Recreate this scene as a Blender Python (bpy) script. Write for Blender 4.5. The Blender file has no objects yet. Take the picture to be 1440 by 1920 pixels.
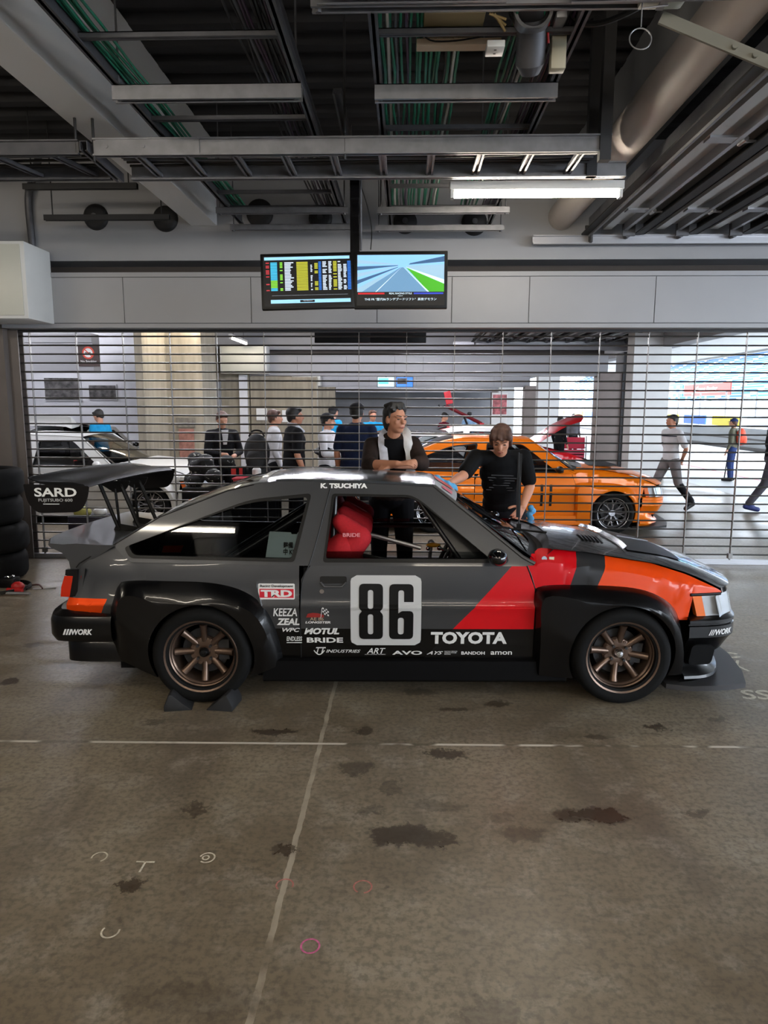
import bpy, bmesh, math, random
from mathutils import Vector, Matrix
from mathutils.geometry import tessellate_polygon
random.seed(7)
PI = math.pi
SC = bpy.context.scene
COL = SC.collection

# ---------------------------------------------------------------- camera, sky, exposure
cam_data = bpy.data.cameras.new('camera')
cam = bpy.data.objects.new('camera', cam_data)
COL.objects.link(cam)
cam_data.sensor_fit = 'VERTICAL'
cam_data.sensor_height = 36.0
cam_data.lens = 1300.0 / 1920.0 * 36.0
cam_data.clip_start = 0.05
cam_data.clip_end = 600
PITCH = math.atan(200 / 1300)
YAW = math.atan(40 / 1300 * math.cos(PITCH))
cam.matrix_world = (Matrix.Translation((0, 0, 1.70)) @ Matrix.Rotation(YAW, 4, 'Z') @
                    Matrix.Rotation(PI / 2 - PITCH, 4, 'X') @ Matrix.Rotation(0.003, 4, 'Z'))
SC.camera = cam

world = bpy.data.worlds.new('overcast_sky')
SC.world = world
world.use_nodes = True
wn = world.node_tree.nodes
wn['Background'].inputs['Color'].default_value = (0.80, 0.89, 1.0, 1)
wn['Background'].inputs['Strength'].default_value = 13.0
SC.view_settings.view_transform = 'Standard'
SC.view_settings.look = 'None'
SC.view_settings.gamma = 1.0
SC.view_settings.use_curve_mapping = False
SC.view_settings.exposure = 0.0
TUBE_POWER = 88.0      # emission of the fluorescent tubes

# ---------------------------------------------------------------- materials
def lin(h):
    h = h.lstrip('#')
    out = []
    for i in (0, 2, 4):
        c = int(h[i:i + 2], 16) / 255
        out.append(c / 12.92 if c <= 0.04045 else ((c + 0.055) / 1.055) ** 2.4)
    return (out[0], out[1], out[2], 1)

MATS = {}
def mat(name, col, rough=0.5, metal=0.0, coat=0.0, noise=0.0, nscale=20.0, bump=0.0, emit=None, estr=0.0,
        trans=0.0, alpha=1.0, spec=0.5, stretch=None):
    if name in MATS:
        return MATS[name]
    m = bpy.data.materials.new(name)
    m.use_nodes = True
    nt = m.node_tree
    b = nt.nodes['Principled BSDF']
    c = lin(col) if isinstance(col, str) else col
    b.inputs['Base Color'].default_value = c
    b.inputs['Roughness'].default_value = rough
    b.inputs['Metallic'].default_value = metal
    b.inputs['Coat Weight'].default_value = coat
    b.inputs['Coat Roughness'].default_value = 0.05
    b.inputs['Specular IOR Level'].default_value = spec
    b.inputs['Transmission Weight'].default_value = trans
    b.inputs['Alpha'].default_value = alpha
    if emit:
        b.inputs['Emission Color'].default_value = lin(emit)
        b.inputs['Emission Strength'].default_value = estr
    if noise or bump:
        tc = nt.nodes.new('ShaderNodeTexCoord')
        nz = nt.nodes.new('ShaderNodeTexNoise')
        nz.inputs['Scale'].default_value = nscale
        nz.inputs['Detail'].default_value = 6
        src = tc.outputs['Object']
        if stretch:
            mp = nt.nodes.new('ShaderNodeMapping')
            mp.inputs['Scale'].default_value = stretch
            nt.links.new(src, mp.inputs['Vector'])
            src = mp.outputs['Vector']
        nt.links.new(src, nz.inputs['Vector'])
        if noise:
            r = nt.nodes.new('ShaderNodeValToRGB')
            r.color_ramp.elements[0].position = 0.3
            r.color_ramp.elements[1].position = 0.7
            r.color_ramp.elements[0].color = tuple(max(0, x * (1 - noise)) for x in c[:3]) + (1,)
            r.color_ramp.elements[1].color = tuple(min(1, x * (1 + noise)) for x in c[:3]) + (1,)
            nt.links.new(nz.outputs['Fac'], r.inputs['Fac'])
            nt.links.new(r.outputs['Color'], b.inputs['Base Color'])
        if bump:
            bp = nt.nodes.new('ShaderNodeBump')
            bp.inputs['Strength'].default_value = bump
            bp.inputs['Distance'].default_value = 0.01
            nt.links.new(nz.outputs['Fac'], bp.inputs['Height'])
            nt.links.new(bp.outputs['Normal'], b.inputs['Normal'])
    MATS[name] = m
    return m

class NT:
    """little helper for building masks in a node tree"""
    def __init__(self, m):
        self.nt = m.node_tree
        self.N = self.nt.nodes
        self.b = self.N['Principled BSDF']
        tc = self.N.new('ShaderNodeTexCoord')
        self.co = tc.outputs['Object']
        sx = self.N.new('ShaderNodeSeparateXYZ')
        self.nt.links.new(self.co, sx.inputs[0])
        self.x, self.y, self.z = sx.outputs
    def link(self, a, b):
        self.nt.links.new(a, b)
    def op(self, o, a, b=None, c=None):
        n = self.N.new('ShaderNodeMath')
        n.operation = o
        for i, v in enumerate((a, b, c)):
            if v is None:
                continue
            if isinstance(v, (int, float)):
                n.inputs[i].default_value = v
            else:
                self.link(v, n.inputs[i])
        return n.outputs[0]
    def noise(self, scale, detail=5, vec=None, rough=0.6, stretch=None):
        n = self.N.new('ShaderNodeTexNoise')
        n.inputs['Scale'].default_value = scale
        n.inputs['Detail'].default_value = detail
        n.inputs['Roughness'].default_value = rough
        v = vec or self.co
        if stretch:
            mp = self.N.new('ShaderNodeMapping')
            mp.inputs['Scale'].default_value = stretch
            self.link(v, mp.inputs['Vector'])
            v = mp.outputs['Vector']
        self.link(v, n.inputs['Vector'])
        return n.outputs['Fac']
    def half(self, p, q, u=None, v=None):
        """1 on the left of the line p->q in the (x, z) plane"""
        u = u or self.x; v = v or self.z
        a, b = -(q[1] - p[1]), (q[0] - p[0])
        c = -(a * p[0] + b * p[1])
        s = self.op('MULTIPLY_ADD', u, a, c)
        s = self.op('MULTIPLY_ADD', v, b, s)
        return self.op('GREATER_THAN', s, 0.0)
    def ramp(self, fac, a, b, lo=0.0, hi=1.0):
        n = self.N.new('ShaderNodeMapRange')
        n.interpolation_type = 'SMOOTHSTEP'
        self.link(fac, n.inputs['Value'])
        n.inputs['From Min'].default_value = a
        n.inputs['From Max'].default_value = b
        n.inputs['To Min'].default_value = lo
        n.inputs['To Max'].default_value = hi
        return n.outputs[0]
    def mix(self, fac, a, b):
        n = self.N.new('ShaderNodeMix')
        n.data_type = 'RGBA'
        for i, v in ((0, fac), (6, a), (7, b)):
            if isinstance(v, (int, float)):
                n.inputs[i].default_value = v
            elif isinstance(v, (tuple, str)):
                n.inputs[i].default_value = lin(v) if isinstance(v, str) else v
            else:
                self.link(v, n.inputs[i])
        return n.outputs[2]

# ---------------------------------------------------------------- mesh building
class MB:
    def __init__(self):
        self.bm = bmesh.new()
    def quad(self, *pts, mi=0):
        f = self.bm.faces.new([self.bm.verts.new(p) for p in pts])
        f.material_index = mi
        return f
    def box(self, c, s, rot=None, mi=0):
        c = Vector(c)
        vs = []
        for x in (-.5, .5):
            for y in (-.5, .5):
                for z in (-.5, .5):
                    v = Vector((x * s[0], y * s[1], z * s[2]))
                    if rot is not None:
                        v = rot @ v
                    vs.append(self.bm.verts.new(c + v))
        for q in ((0, 1, 3, 2), (4, 6, 7, 5), (0, 4, 5, 1), (2, 3, 7, 6), (0, 2, 6, 4), (1, 5, 7, 3)):
            self.bm.faces.new([vs[i] for i in q]).material_index = mi
        return self
    def bx(self, x0, x1, y0, y1, z0, z1, mi=0):
        return self.box(((x0 + x1) / 2, (y0 + y1) / 2, (z0 + z1) / 2), (x1 - x0, y1 - y0, z1 - z0), mi=mi)
    def tube(self, pts, r, n=10, cap=True, mi=0):
        pts = [Vector(p) for p in pts]
        rs = r if isinstance(r, (list, tuple)) else [r] * len(pts)
        rings = []
        up = None
        for i, p in enumerate(pts):
            if i == 0: d = pts[1] - pts[0]
            elif i == len(pts) - 1: d = pts[-1] - pts[-2]
            else: d = (pts[i + 1] - p).normalized() + (p - pts[i - 1]).normalized()
            d = d.normalized() if d.length > 1e-9 else Vector((0, 0, 1))
            if up is None:
                up = Vector((0, 0, 1)) if abs(d.z) < .9 else Vector((1, 0, 0))
            a = d.cross(up)
            if a.length < 1e-6:
                a = d.orthogonal()
            a.normalize()
            b = d.cross(a).normalized()
            up = -b if (-b).dot(up) > 0 else b
            rings.append([self.bm.verts.new(p + (a * math.cos(2 * PI * k / n) + b * math.sin(2 * PI * k / n)) * rs[i]) for k in range(n)])
        for i in range(len(rings) - 1):
            for k in range(n):
                self.bm.faces.new((rings[i][k], rings[i][(k + 1) % n], rings[i + 1][(k + 1) % n], rings[i + 1][k])).material_index = mi
        if cap:
            self.bm.faces.new(rings[0][::-1]).material_index = mi
            self.bm.faces.new(rings[-1]).material_index = mi
        return self
    def lathe(self, prof, n=32, o=(0, 0, 0), axis='Z', mi=0, closed=False):
        """prof: list of (radius, height)"""
        o = Vector(o)
        rings = []
        for r, h in prof:
            ring = []
            for k in range(n):
                a = 2 * PI * k / n
                c, s = math.cos(a) * r, math.sin(a) * r
                v = {'Z': (c, s, h), 'Y': (c, h, s), 'X': (h, c, s)}[axis]
                ring.append(self.bm.verts.new(o + Vector(v)))
            rings.append(ring)
        m = len(rings)
        for i in range(m if closed else m - 1):
            a, b = rings[i], rings[(i + 1) % m]
            for k in range(n):
                self.bm.faces.new((a[k], a[(k + 1) % n], b[(k + 1) % n], b[k])).material_index = mi
        return self
    def grid(self, rows, mi=0, closed=False):
        V = [[self.bm.verts.new(p) for p in row] for row in rows]
        for i in range(len(V) - 1):
            m = len(V[i])
            for j in range(m if closed else m - 1):
                try:
                    self.bm.faces.new((V[i][j], V[i][(j + 1) % m], V[i + 1][(j + 1) % m], V[i + 1][j])).material_index = mi
                except ValueError:
                    pass
        return V
    def plate(self, outer, holes=(), fn=None, t=0.0, mi=0):
        """flat polygon with holes; fn(u, v, w) -> point, w runs 0..t"""
        fn = fn or (lambda u, v, w: (u, v, w))
        loops = [list(outer)] + [list(h) for h in holes]
        flat = [p for l in loops for p in l]
        tris = tessellate_polygon([[Vector((p[0], p[1], 0)) for p in l] for l in loops])
        layers = [[self.bm.verts.new(fn(p[0], p[1], w)) for p in flat] for w in ((0.0, t) if t else (0.0,))]
        for L in layers:
            for tr in tris:
                try:
                    self.bm.faces.new([L[i] for i in tr]).material_index = mi
                except ValueError:
                    pass
        if t:
            k = 0
            for l in loops:
                n = len(l)
                for i in range(n):
                    a, b = k + i, k + (i + 1) % n
                    self.bm.faces.new((layers[0][a], layers[0][b], layers[1][b], layers[1][a])).material_index = mi
                k += n
        return self
    def ball(self, c, r, nu=16, nv=10, rot=None, mi=0):
        c = Vector(c)
        r = (r, r, r) if isinstance(r, (int, float)) else r
        def P(x, y, z):
            v = Vector((x * r[0], y * r[1], z * r[2]))
            return c + (rot @ v if rot is not None else v)
        top = self.bm.verts.new(P(0, 0, 1)); bot = self.bm.verts.new(P(0, 0, -1))
        R = []
        for i in range(1, nv):
            t = PI * i / nv
            R.append([self.bm.verts.new(P(math.sin(t) * math.cos(2 * PI * k / nu), math.sin(t) * math.sin(2 * PI * k / nu), math.cos(t))) for k in range(nu)])
        for k in range(nu):
            self.bm.faces.new((top, R[0][k], R[0][(k + 1) % nu])).material_index = mi
            self.bm.faces.new((bot, R[-1][(k + 1) % nu], R[-1][k])).material_index = mi
            for i in range(len(R) - 1):
                self.bm.faces.new((R[i][k], R[i + 1][k], R[i + 1][(k + 1) % nu], R[i][(k + 1) % nu])).material_index = mi
        return self
    def cone(self, p, q, r0, r1, n=14):
        """round cone (capsule with two radii) for bodies"""
        p, q = Vector(p), Vector(q)
        d = q - p
        L = d.length
        if L < 1e-6:
            return self.ball(p, r0)
        d.normalize()
        pts, rs = [], []
        for i in range(5):
            a = -PI / 2 + PI / 2 * i / 4
            pts.append(p + d * (math.sin(a) * r0)); rs.append(max(1e-4, r0 * math.cos(a)))
        for i in range(1, 5):
            t = i / 5
            pts.append(p + d * (L * t)); rs.append(r0 + (r1 - r0) * t)
        for i in range(5):
            a = PI / 2 * i / 4
            pts.append(q + d * (math.sin(a) * r1)); rs.append(max(1e-4, r1 * math.cos(a)))
        return self.tube(pts, rs, n)
    def mirror_y(self):
        g = bmesh.ops.duplicate(self.bm, geom=self.bm.verts[:] + self.bm.edges[:] + self.bm.faces[:])['geom']
        fs = [f for f in g if isinstance(f, bmesh.types.BMFace)]
        for v in (v for v in g if isinstance(v, bmesh.types.BMVert)):
            v.co.y = -v.co.y
        bmesh.ops.reverse_faces(self.bm, faces=fs)
        return self
    def xf(self, M):
        bmesh.ops.transform(self.bm, matrix=M, verts=self.bm.verts[:])
        return self
    def build(self, name, m, parent=None, smooth=38, bevel=0.0, solid=0.0, sub=0, loc=None, weld=True, bseg=2, off=-1):
        bm = self.bm
        if weld:
            bmesh.ops.remove_doubles(bm, verts=bm.verts[:], dist=1e-5)
        bmesh.ops.recalc_face_normals(bm, faces=bm.faces[:])
        me = bpy.data.meshes.new(name)
        if loc is not None:
            bmesh.ops.translate(bm, verts=bm.verts[:], vec=-Vector(loc))
        if smooth:
            for f in bm.faces: f.smooth = True
            if not (bevel or solid or sub):
                for e in bm.edges:
                    e.smooth = len(e.link_faces) == 2 and e.calc_face_angle(0) < math.radians(smooth)
        bm.to_mesh(me); bm.free()
        for mm in (m if isinstance(m, (list, tuple)) else [m]):
            me.materials.append(mm)
        o = bpy.data.objects.new(name, me)
        COL.objects.link(o)
        if loc is not None: o.location = loc
        if parent is not None: o.parent = parent
        if bevel or solid or sub:
            if solid:
                s = o.modifiers.new('solid', 'SOLIDIFY'); s.thickness = solid; s.offset = off
            if sub:
                s = o.modifiers.new('sub', 'SUBSURF'); s.levels = s.render_levels = sub
            if bevel:
                s = o.modifiers.new('bevel', 'BEVEL'); s.width = bevel; s.segments = bseg; s.limit_method = 'ANGLE'; s.angle_limit = math.radians(40)
            bake(o, smooth)
        return o

def bake(o, smooth=38):
    """apply the modifiers of one object"""
    dg = bpy.context.evaluated_depsgraph_get()
    dg.update()
    me = bpy.data.meshes.new_from_object(o.evaluated_get(dg), depsgraph=dg)
    old = o.data
    o.modifiers.clear()
    nm = old.name
    o.data = me
    bpy.data.meshes.remove(old)
    me.name = nm
    if smooth:
        bm = bmesh.new(); bm.from_mesh(me)
        for f in bm.faces: f.smooth = True
        for e in bm.edges:
            e.smooth = len(e.link_faces) == 2 and e.calc_face_angle(0) < math.radians(smooth)
        bm.to_mesh(me); bm.free()
    return o

def tag(o, label=None, cat=None, group=None, kind=None):
    if label: o['label'] = label
    if cat: o['category'] = cat
    if group: o['group'] = group
    if kind: o['kind'] = kind
    return o
def thing(name, label, cat, loc=(0, 0, 0), rz=0.0, group=None):
    o = bpy.data.objects.new(name, None)
    o.empty_display_size = 0.1
    COL.objects.link(o)
    o.location = loc
    o.rotation_euler = (0, 0, rz)
    return tag(o, label, cat, group)
def struct(o):
    o['kind'] = 'structure'
    return o
def kids(o):
    return [c for c in bpy.data.objects if c.parent == o]
def copy_tree(o, parent=None):
    c = o.copy()
    COL.objects.link(c)
    if parent is not None: c.parent = parent
    for ch in kids(o):
        copy_tree(ch, c)
    return c

def text(name, s, m, parent, fn, w, h=None, bold=0.0, shear=0.0, cuts=(), space=1.0, t=0.0):
    """lettering fitted to a w x h box with its lower left at (0,0); fn(u, v) -> point"""
    cu = bpy.data.curves.new('lettering', 'FONT')
    cu.body = s
    cu.size = 1.0
    cu.offset = bold
    cu.shear = shear
    cu.space_character = space
    cu.resolution_u = 3
    tmp = bpy.data.objects.new('lettering', cu)
    COL.objects.link(tmp)
    dg = bpy.context.evaluated_depsgraph_get()
    dg.update()
    me = bpy.data.meshes.new_from_object(tmp.evaluated_get(dg), depsgraph=dg)
    bpy.data.objects.remove(tmp)
    bm = bmesh.new(); bm.from_mesh(me)
    bpy.data.meshes.remove(me)
    bpy.data.curves.remove(cu)
    xs = [v.co.x for v in bm.verts]; ys = [v.co.y for v in bm.verts]
    x0, x1, y0, y1 = min(xs), max(xs), min(ys), max(ys)
    kx = w / (x1 - x0)
    ky = h / (y1 - y0) if h else kx
    for v in bm.verts:
        v.co = Vector(((v.co.x - x0) * kx, (v.co.y - y0) * ky, 0))
    for k in range(1, cuts if isinstance(cuts, int) else 0):
        bmesh.ops.bisect_plane(bm, geom=bm.verts[:] + bm.edges[:] + bm.faces[:], plane_co=(0, (y1 - y0) * ky * k / cuts, 0), plane_no=(0, 1, 0))
    for v in bm.verts:
        v.co = Vector(fn(v.co.x, v.co.y))
    mb = MB(); mb.bm.free(); mb.bm = bm
    return mb.build(name, m, parent, smooth=0, weld=False)

def rpoly(pts, n=5):
    """polygon with rounded corners: pts = (x, y, r)"""
    out = []
    N = len(pts)
    for i in range(N):
        p = Vector(pts[i][:2]); r = pts[i][2] if len(pts[i]) > 2 else 0
        if not r:
            out.append(tuple(p)); continue
        a = (Vector(pts[i - 1][:2]) - p); b = (Vector(pts[(i + 1) % N][:2]) - p)
        r = min(r, a.length * .5, b.length * .5)
        a = p + a.normalized() * r; b = p + b.normalized() * r
        for k in range(n + 1):
            t = k / n
            out.append(tuple(a * (1 - t) ** 2 + p * 2 * t * (1 - t) + b * t * t))
    return out
def rrect(x0, x1, y0, y1, r, n=5):
    return rpoly([(x0, y0, r), (x1, y0, r), (x1, y1, r), (x0, y1, r)], n)
def interp(x, tab):
    if x <= tab[0][0]: return tab[0][1]
    for (a, fa), (b, fb) in zip(tab, tab[1:]):
        if x <= b:
            return fa + (fb - fa) * (x - a) / (b - a)
    return tab[-1][1]
def resample(pts, n):
    pts = [Vector(p) for p in pts]
    L = [0.0]
    for a, b in zip(pts, pts[1:]): L.append(L[-1] + (b - a).length)
    out = []
    for i in range(n):
        s = L[-1] * i / (n - 1)
        for k in range(len(pts) - 1):
            if s <= L[k + 1] + 1e-9:
                t = (s - L[k]) / max(1e-9, L[k + 1] - L[k]); out.append(pts[k].lerp(pts[k + 1], t)); break
    return out
def smooth_line(pts, it=2):
    """Chaikin corner cutting, ends kept"""
    pts = [Vector(p) for p in pts]
    for _ in range(it):
        o = [pts[0]]
        for a, b in zip(pts, pts[1:]):
            o += [a.lerp(b, .25), a.lerp(b, .75)]
        o.append(pts[-1]); pts = o
    return pts

# shared plain materials
M_white = mat('white_paint', '#c4c4c2', 0.55, noise=.04, nscale=3)
M_panel = mat('fascia_panel', '#929295', 0.42, noise=.03, nscale=2)
M_dark = mat('dark_steel', '#2b2b2d', 0.6, 0.2)
M_black = mat('black_plastic', '#070708', 0.45, spec=.3)
M_gloss = mat('black_gloss', '#08080a', 0.12, coat=.6)
M_rubber = mat('tyre_rubber', '#0b0b0b', 0.8, noise=.25, nscale=30, spec=.18)
M_galv = mat('galvanised_steel', '#838387', 0.45, 0.7, noise=.12, nscale=14)
M_galvd = mat('dull_galvanised', '#58585c', 0.5, 0.6, noise=.15, nscale=12)
M_chrome = mat('chrome', '#d8d8dc', 0.12, 1.0)
M_alu = mat('aluminium', '#a9a9ad', 0.35, 0.8)
M_red = mat('red_plastic', '#b01c1c', 0.4)
M_decal = mat('white_vinyl', '#d6d6d4', 0.5)
M_amber = mat('amber_lens', '#e86a10', 0.2, coat=.4)
M_redlens = mat('red_lens', '#c22a12', 0.2, coat=.5)
# ---------------------------------------------------------------- the building
BAY = 11.6
# ---- floor: sealed concrete with joints, oil stains, tyre dirt
m = mat('garage_concrete', '#7b7261', 0.42)
h = NT(m)
n1 = h.noise(0.9, 6); n2 = h.noise(5.0, 8, rough=.7); n3 = h.noise(42.0, 4); n4 = h.noise(2.2, 5, stretch=(1.0, .25, 1))
base = h.mix(h.ramp(n1, .36, .64), '#6f6352', '#897e6c')
base = h.mix(h.ramp(n4, .48, .68, 0, .6), base, '#584e44')
base = h.mix(h.ramp(n2, .48, .70, 0, .65), base, '#978f82')
base = h.mix(h.ramp(n3, .42, .66, 0, .6), base, '#51493f')
n6 = h.noise(17.0, 6, rough=.75, stretch=(.35, 1.4, 1)); base = h.mix(h.ramp(n6, .50, .70, 0, .5), base, '#4f463c')
n5 = h.noise(7.0, 4)
base = h.mix(h.ramp(n5, .66, .74, 0, .5), base, '#40372d')
# joints
wob = h.op('MULTIPLY_ADD', h.noise(9.0, 3), 0.02, -0.01)
dx = h.op('ABSOLUTE', h.op('ADD', h.op('ADD', h.x, 0.421), wob))
dy = h.op('ABSOLUTE', h.op('ADD', h.op('ADD', h.op('MULTIPLY_ADD', h.x, -0.02, 0), h.y), h.op('MULTIPLY_ADD', wob, .2, -3.30)))
jx = h.op('LESS_THAN', dx, 0.011); jy = h.op('LESS_THAN', dy, 0.010); jyd = h.op('LESS_THAN', dy, 0.012)
brk = h.ramp(h.noise(3.5, 2), .42, .5)
base = h.mix(h.op('MULTIPLY', jx, h.ramp(h.noise(2.4, 3), .35, .55, .05, .85)), base, '#a89e8e')
base = h.mix(h.op('MULTIPLY', jyd, .45), base, '#4a4136')
base = h.mix(h.op('MULTIPLY', h.op('MULTIPLY', jy, brk), .95), base, '#cfc8bc')
# oil stains with a shape of their own: (x, y, rx, ry, strength)
wx = h.op('MULTIPLY_ADD', h.noise(17.0, 6, rough=.75), 0.24, -0.12)
wy = h.op('MULTIPLY_ADD', h.noise(11.0, 5, stretch=(1.3, 1, 1), rough=.75), 0.20, -0.10)
px_ = h.op('ADD', h.x, wx); py_ = h.op('ADD', h.y, wy)
st = None
for (sx, sy, rx, ry, k) in ((.21, 3.21, .085, .045, .8), (-.22, 3.06, .075, .06, .6), (.0, 2.55, .12, .06, .85), (.12, 2.53, .07, .05, .8), (.79, 2.71, .14, .05, .85),
                            (.48, 2.57, .075, .04, .5), (.41, 2.68, .05, .03, .4), (.16, 2.76, .09, .04, .4), (.3, 3.72, .07, .03, .7), (.55, 3.8, .07, .03, .7), (1.72, 3.64, .05, .03, .5),
                            (1.35, 3.54, .05, .03, .8), (-.97, 2.22, .045, .035, .75), (-.88, 2.69, .05, .04, .6), (-.68, 3.41, .10, .03, .8), (-.21, 3.44, .05, .03, .7), (1.25, 2.74, .05, .025, .6),
                            (-2.44, 4.02, .05, .05, .8), (-2.65, 4.67, .05, .05, .7), (-2.2, 4.3, .07, .06, .5), (-.45, 2.44, .03, .03, .7), (-.14, 2.72, .05, .04, .5), (.1, 3.95, .09, .04, .6), (-.05, 2.9, .04, .06, .5),
                            (-1.9, 4.6, .09, .05, .5), (.25, 1.72, .09, .05, .4), (-.6, 1.75, .2, .05, .25), (1.0, 3.42, .05, .02, .6), (-1.35, 3.5, .05, .03, .6), (-2.6, 5.4, .06, .07, .6)):
    d = h.op('SQRT', h.op('ADD', h.op('POWER', h.op('MULTIPLY_ADD', px_, 1 / rx, -sx / rx), 2.0), h.op('POWER', h.op('MULTIPLY_ADD', py_, 1 / ry, -sy / ry), 2.0)))
    s1 = h.ramp(d, .95, 1.35, k, 0.0)
    st = s1 if st is None else h.op('MAXIMUM', st, s1)
base = h.mix(st, base, '#33281f')
h.link(base, h.b.inputs['Base Color'])
rg = h.ramp(n1, .3, .7, .30, .46)
rg = h.op('SUBTRACT', rg, h.op('MULTIPLY', st, .08))
h.link(rg, h.b.inputs['Roughness'])
bp = h.N.new('ShaderNodeBump'); bp.inputs['Strength'].default_value = .08; bp.inputs['Distance'].default_value = .004
h.link(n3, bp.inputs['Height']); h.link(bp.outputs['Normal'], h.b.inputs['Normal'])
M_floor = m
b = MB(); b.bx(-10, 6.4, -5, 46, -.2, 0)
floor = struct(b.build('floor', M_floor, smooth=0))

def chalk_ring(x, y, r, a0, a1, m, name='chalk_ring', w=.006, sy=1.0):
    b = MB(); n = 40
    rows = []
    for k in range(n + 1):
        a = math.radians(a0 + (a1 - a0) * k / n)
        rows.append([(x + (r + w * s) * math.cos(a), y + (r + w * s) * math.sin(a) * sy, .0012) for s in (-.5, .5)])
    b.grid(rows)
    return b.build(name, m, floor)
M_chalkw = mat('white_chalk', '#c4bdac', .9, noise=.3, nscale=60)
M_chalkp = mat('pink_chalk', '#c0608c', .9, noise=.3, nscale=60)
M_chalkr = mat('faint_pink_chalk', '#b0706a', .9, noise=.3, nscale=60)
chalk_ring(-1.15, 2.37, .028, -60, 200, M_chalkw)
chalk_ring(-.74, 2.38, .028, -130, 170, M_chalkw)
chalk_ring(-.745, 2.38, .012, 0, 360, M_chalkw)
chalk_ring(-.95, 2.00, .028, 150, 380, M_chalkw)
chalk_ring(-.42, 2.24, .030, -20, 230, M_chalkr)
chalk_ring(-.14, 2.24, .032, -80, 240, M_chalkr)
chalk_ring(-.29, 1.96, .029, 0, 360, M_chalkp)
b = MB(); b.bx(-1.0, -.93, 2.345, 2.352, 0, .0012); b.bx(-.969, -.962, 2.29, 2.352, 0, .0012); b.build('chalk_cross', M_chalkw, floor)
tf = lambda u, v: (2.10 + u, 4.36 + v, .0012)
text('chalk_writing', 'CK', M_chalkw, floor, tf, .17, .20, bold=.02, shear=.3)
chalk_ring(2.24, 4.66, .07, 20, 330, M_chalkw, 'chalk_smear', .035, .7)
text('chalk_writing', 'SS', M_chalkw, floor, lambda u, v: (2.0 + u, 3.92 + v, .0012), .20, .14, bold=.02, shear=.3)

# ---- walls
M_wallw = mat('painted_concrete', '#8f8f92', .7, noise=.06, nscale=1.2)
M_conc = mat('bare_concrete', '#8e8676', .85, noise=.22, nscale=2.5, bump=.2, stretch=(3, 3, .35))
M_guard = mat('dull_brown_steel', '#5d5653', .55, .1, noise=.12, nscale=3)
M_deck = mat('dark_deck', '#28282b', .8, noise=.2, nscale=2)
M_slot_shade = mat('slot_shade', '#3d3734', .8)  # dark colour painted in for the shade inside the header gap
M_seam = mat('panel_seam', '#5c5c60', .7)

def fascia(Y, n, x1=5.35, x0=-4.2):
    """header over one grille shutter: painted beam, slot backed in a painted shade tone and panelled fascia"""
    b = MB(); b.bx(-10, 6.3, Y + .10, Y + .50, 3.17, 4.4)
    struct(b.build('wall_header' if n == 1 else 'wall_header_%d' % n, M_wallw, smooth=0))
    b = MB(); b.bx(x0, x1, Y + .42, Y + .48, 2.98, 3.2)
    struct(b.build('trim_%d' % (n * 10), M_slot_shade, smooth=0))
    b = MB()
    xs = [x0, -2.91, -1.59, -.30, .46, 1.24, 2.50, 3.8, x1]
    for a, c in zip(xs, xs[1:]):
        b.bx(a + .004, c - .004, Y, Y + .03, 2.535, 2.985)
    b.bx(x0, x1, Y + .012, Y + .44, 2.50, 3.0, mi=1)
    b.bx(x0, x1, Y - .012, Y + .1, 2.99, 3.035)
    b.bx(x0, x1, Y - .012, Y + .45, 2.485, 2.525)
    struct(b.build('trim_%d' % (n * 10 + 1), [M_panel, M_seam], smooth=0))
    # side panels left of the shutter and the pit-side post
    b = MB(); b.bx(-10, -4.24, Y + .06, Y + .36, 0, 3.2)
    struct(b.build('wall_left_return' if n == 1 else 'wall_left_return_%d' % n, M_guard if n == 1 else M_conc, smooth=0))
    b = MB(); b.bx(5.35, 6.3, Y, Y + .5, 0, 3.2) if n == 1 else b.bx(5.25, 6.1, Y - 2.4, Y - 1.9, 0, 3.4)
    struct(b.build('wall_pillar' if n == 1 else 'wall_pillar_%d' % n, M_white, smooth=0))
for k in range(4):
    fascia(7.3 + BAY * k, k + 1)

b = MB()
rows = []
y = -5.0
while y < 46:
    for dy_, dz in ((0, 0), (.10, 0), (.14, .06), (.26, .06)):
        rows.append([(-10, y + dy_, 4.3 + dz), (6.4, y + dy_, 4.3 + dz)])
    y += .30
b.grid(rows)
b.bx(-10, 6.4, -5, 46, 4.45, 4.6)
struct(b.build('ceiling', M_deck, smooth=0))
b = MB(); b.bx(-10.2, -10, -5, 46, 0, 4.6); struct(b.build('wall_left', M_wallw, smooth=0))
b = MB(); b.bx(-10, 6.3, -5.2, -5, 0, 4.6); struct(b.build('wall_rear', M_wallw, smooth=0))
b = MB(); b.bx(-10, 6.3, 45.8, 46, 0, 4.6); struct(b.build('wall_far', M_wallw, smooth=0))
b = MB(); b.bx(5.9, 6.3, 7.3, 46, 3.05, 4.6); b.bx(5.9, 6.3, -5, 7.3, 3.60, 4.6); struct(b.build('wall_pit_header', M_wallw, smooth=0))
# beams
for i, k in enumerate((-1, 0, 1, 2)):
    y0 = 7.4 + BAY * k + .4 if k >= 0 else -5
    y1 = 7.4 + BAY * (k + 1)
    b = MB(); b.bx(-2.21, -1.94, y0, y1, 3.51, 4.31)
    struct(b.build('trim_%d' % (60 + 2 * i), mat('beam_white', '#e2e2e2', .6), smooth=0, bevel=.008))
    b = MB(); b.bx(1.66, 1.95, y0, y1, 3.78, 4.31)
    struct(b.build('trim_%d' % (61 + 2 * i), mat('grey_beam', '#77777a', .7), smooth=0))
b = MB(); b.bx(-10, 6.0, -1.2, -.7, 3.6, 4.31); struct(b.build('trim_70', M_wallw, smooth=0))

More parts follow.
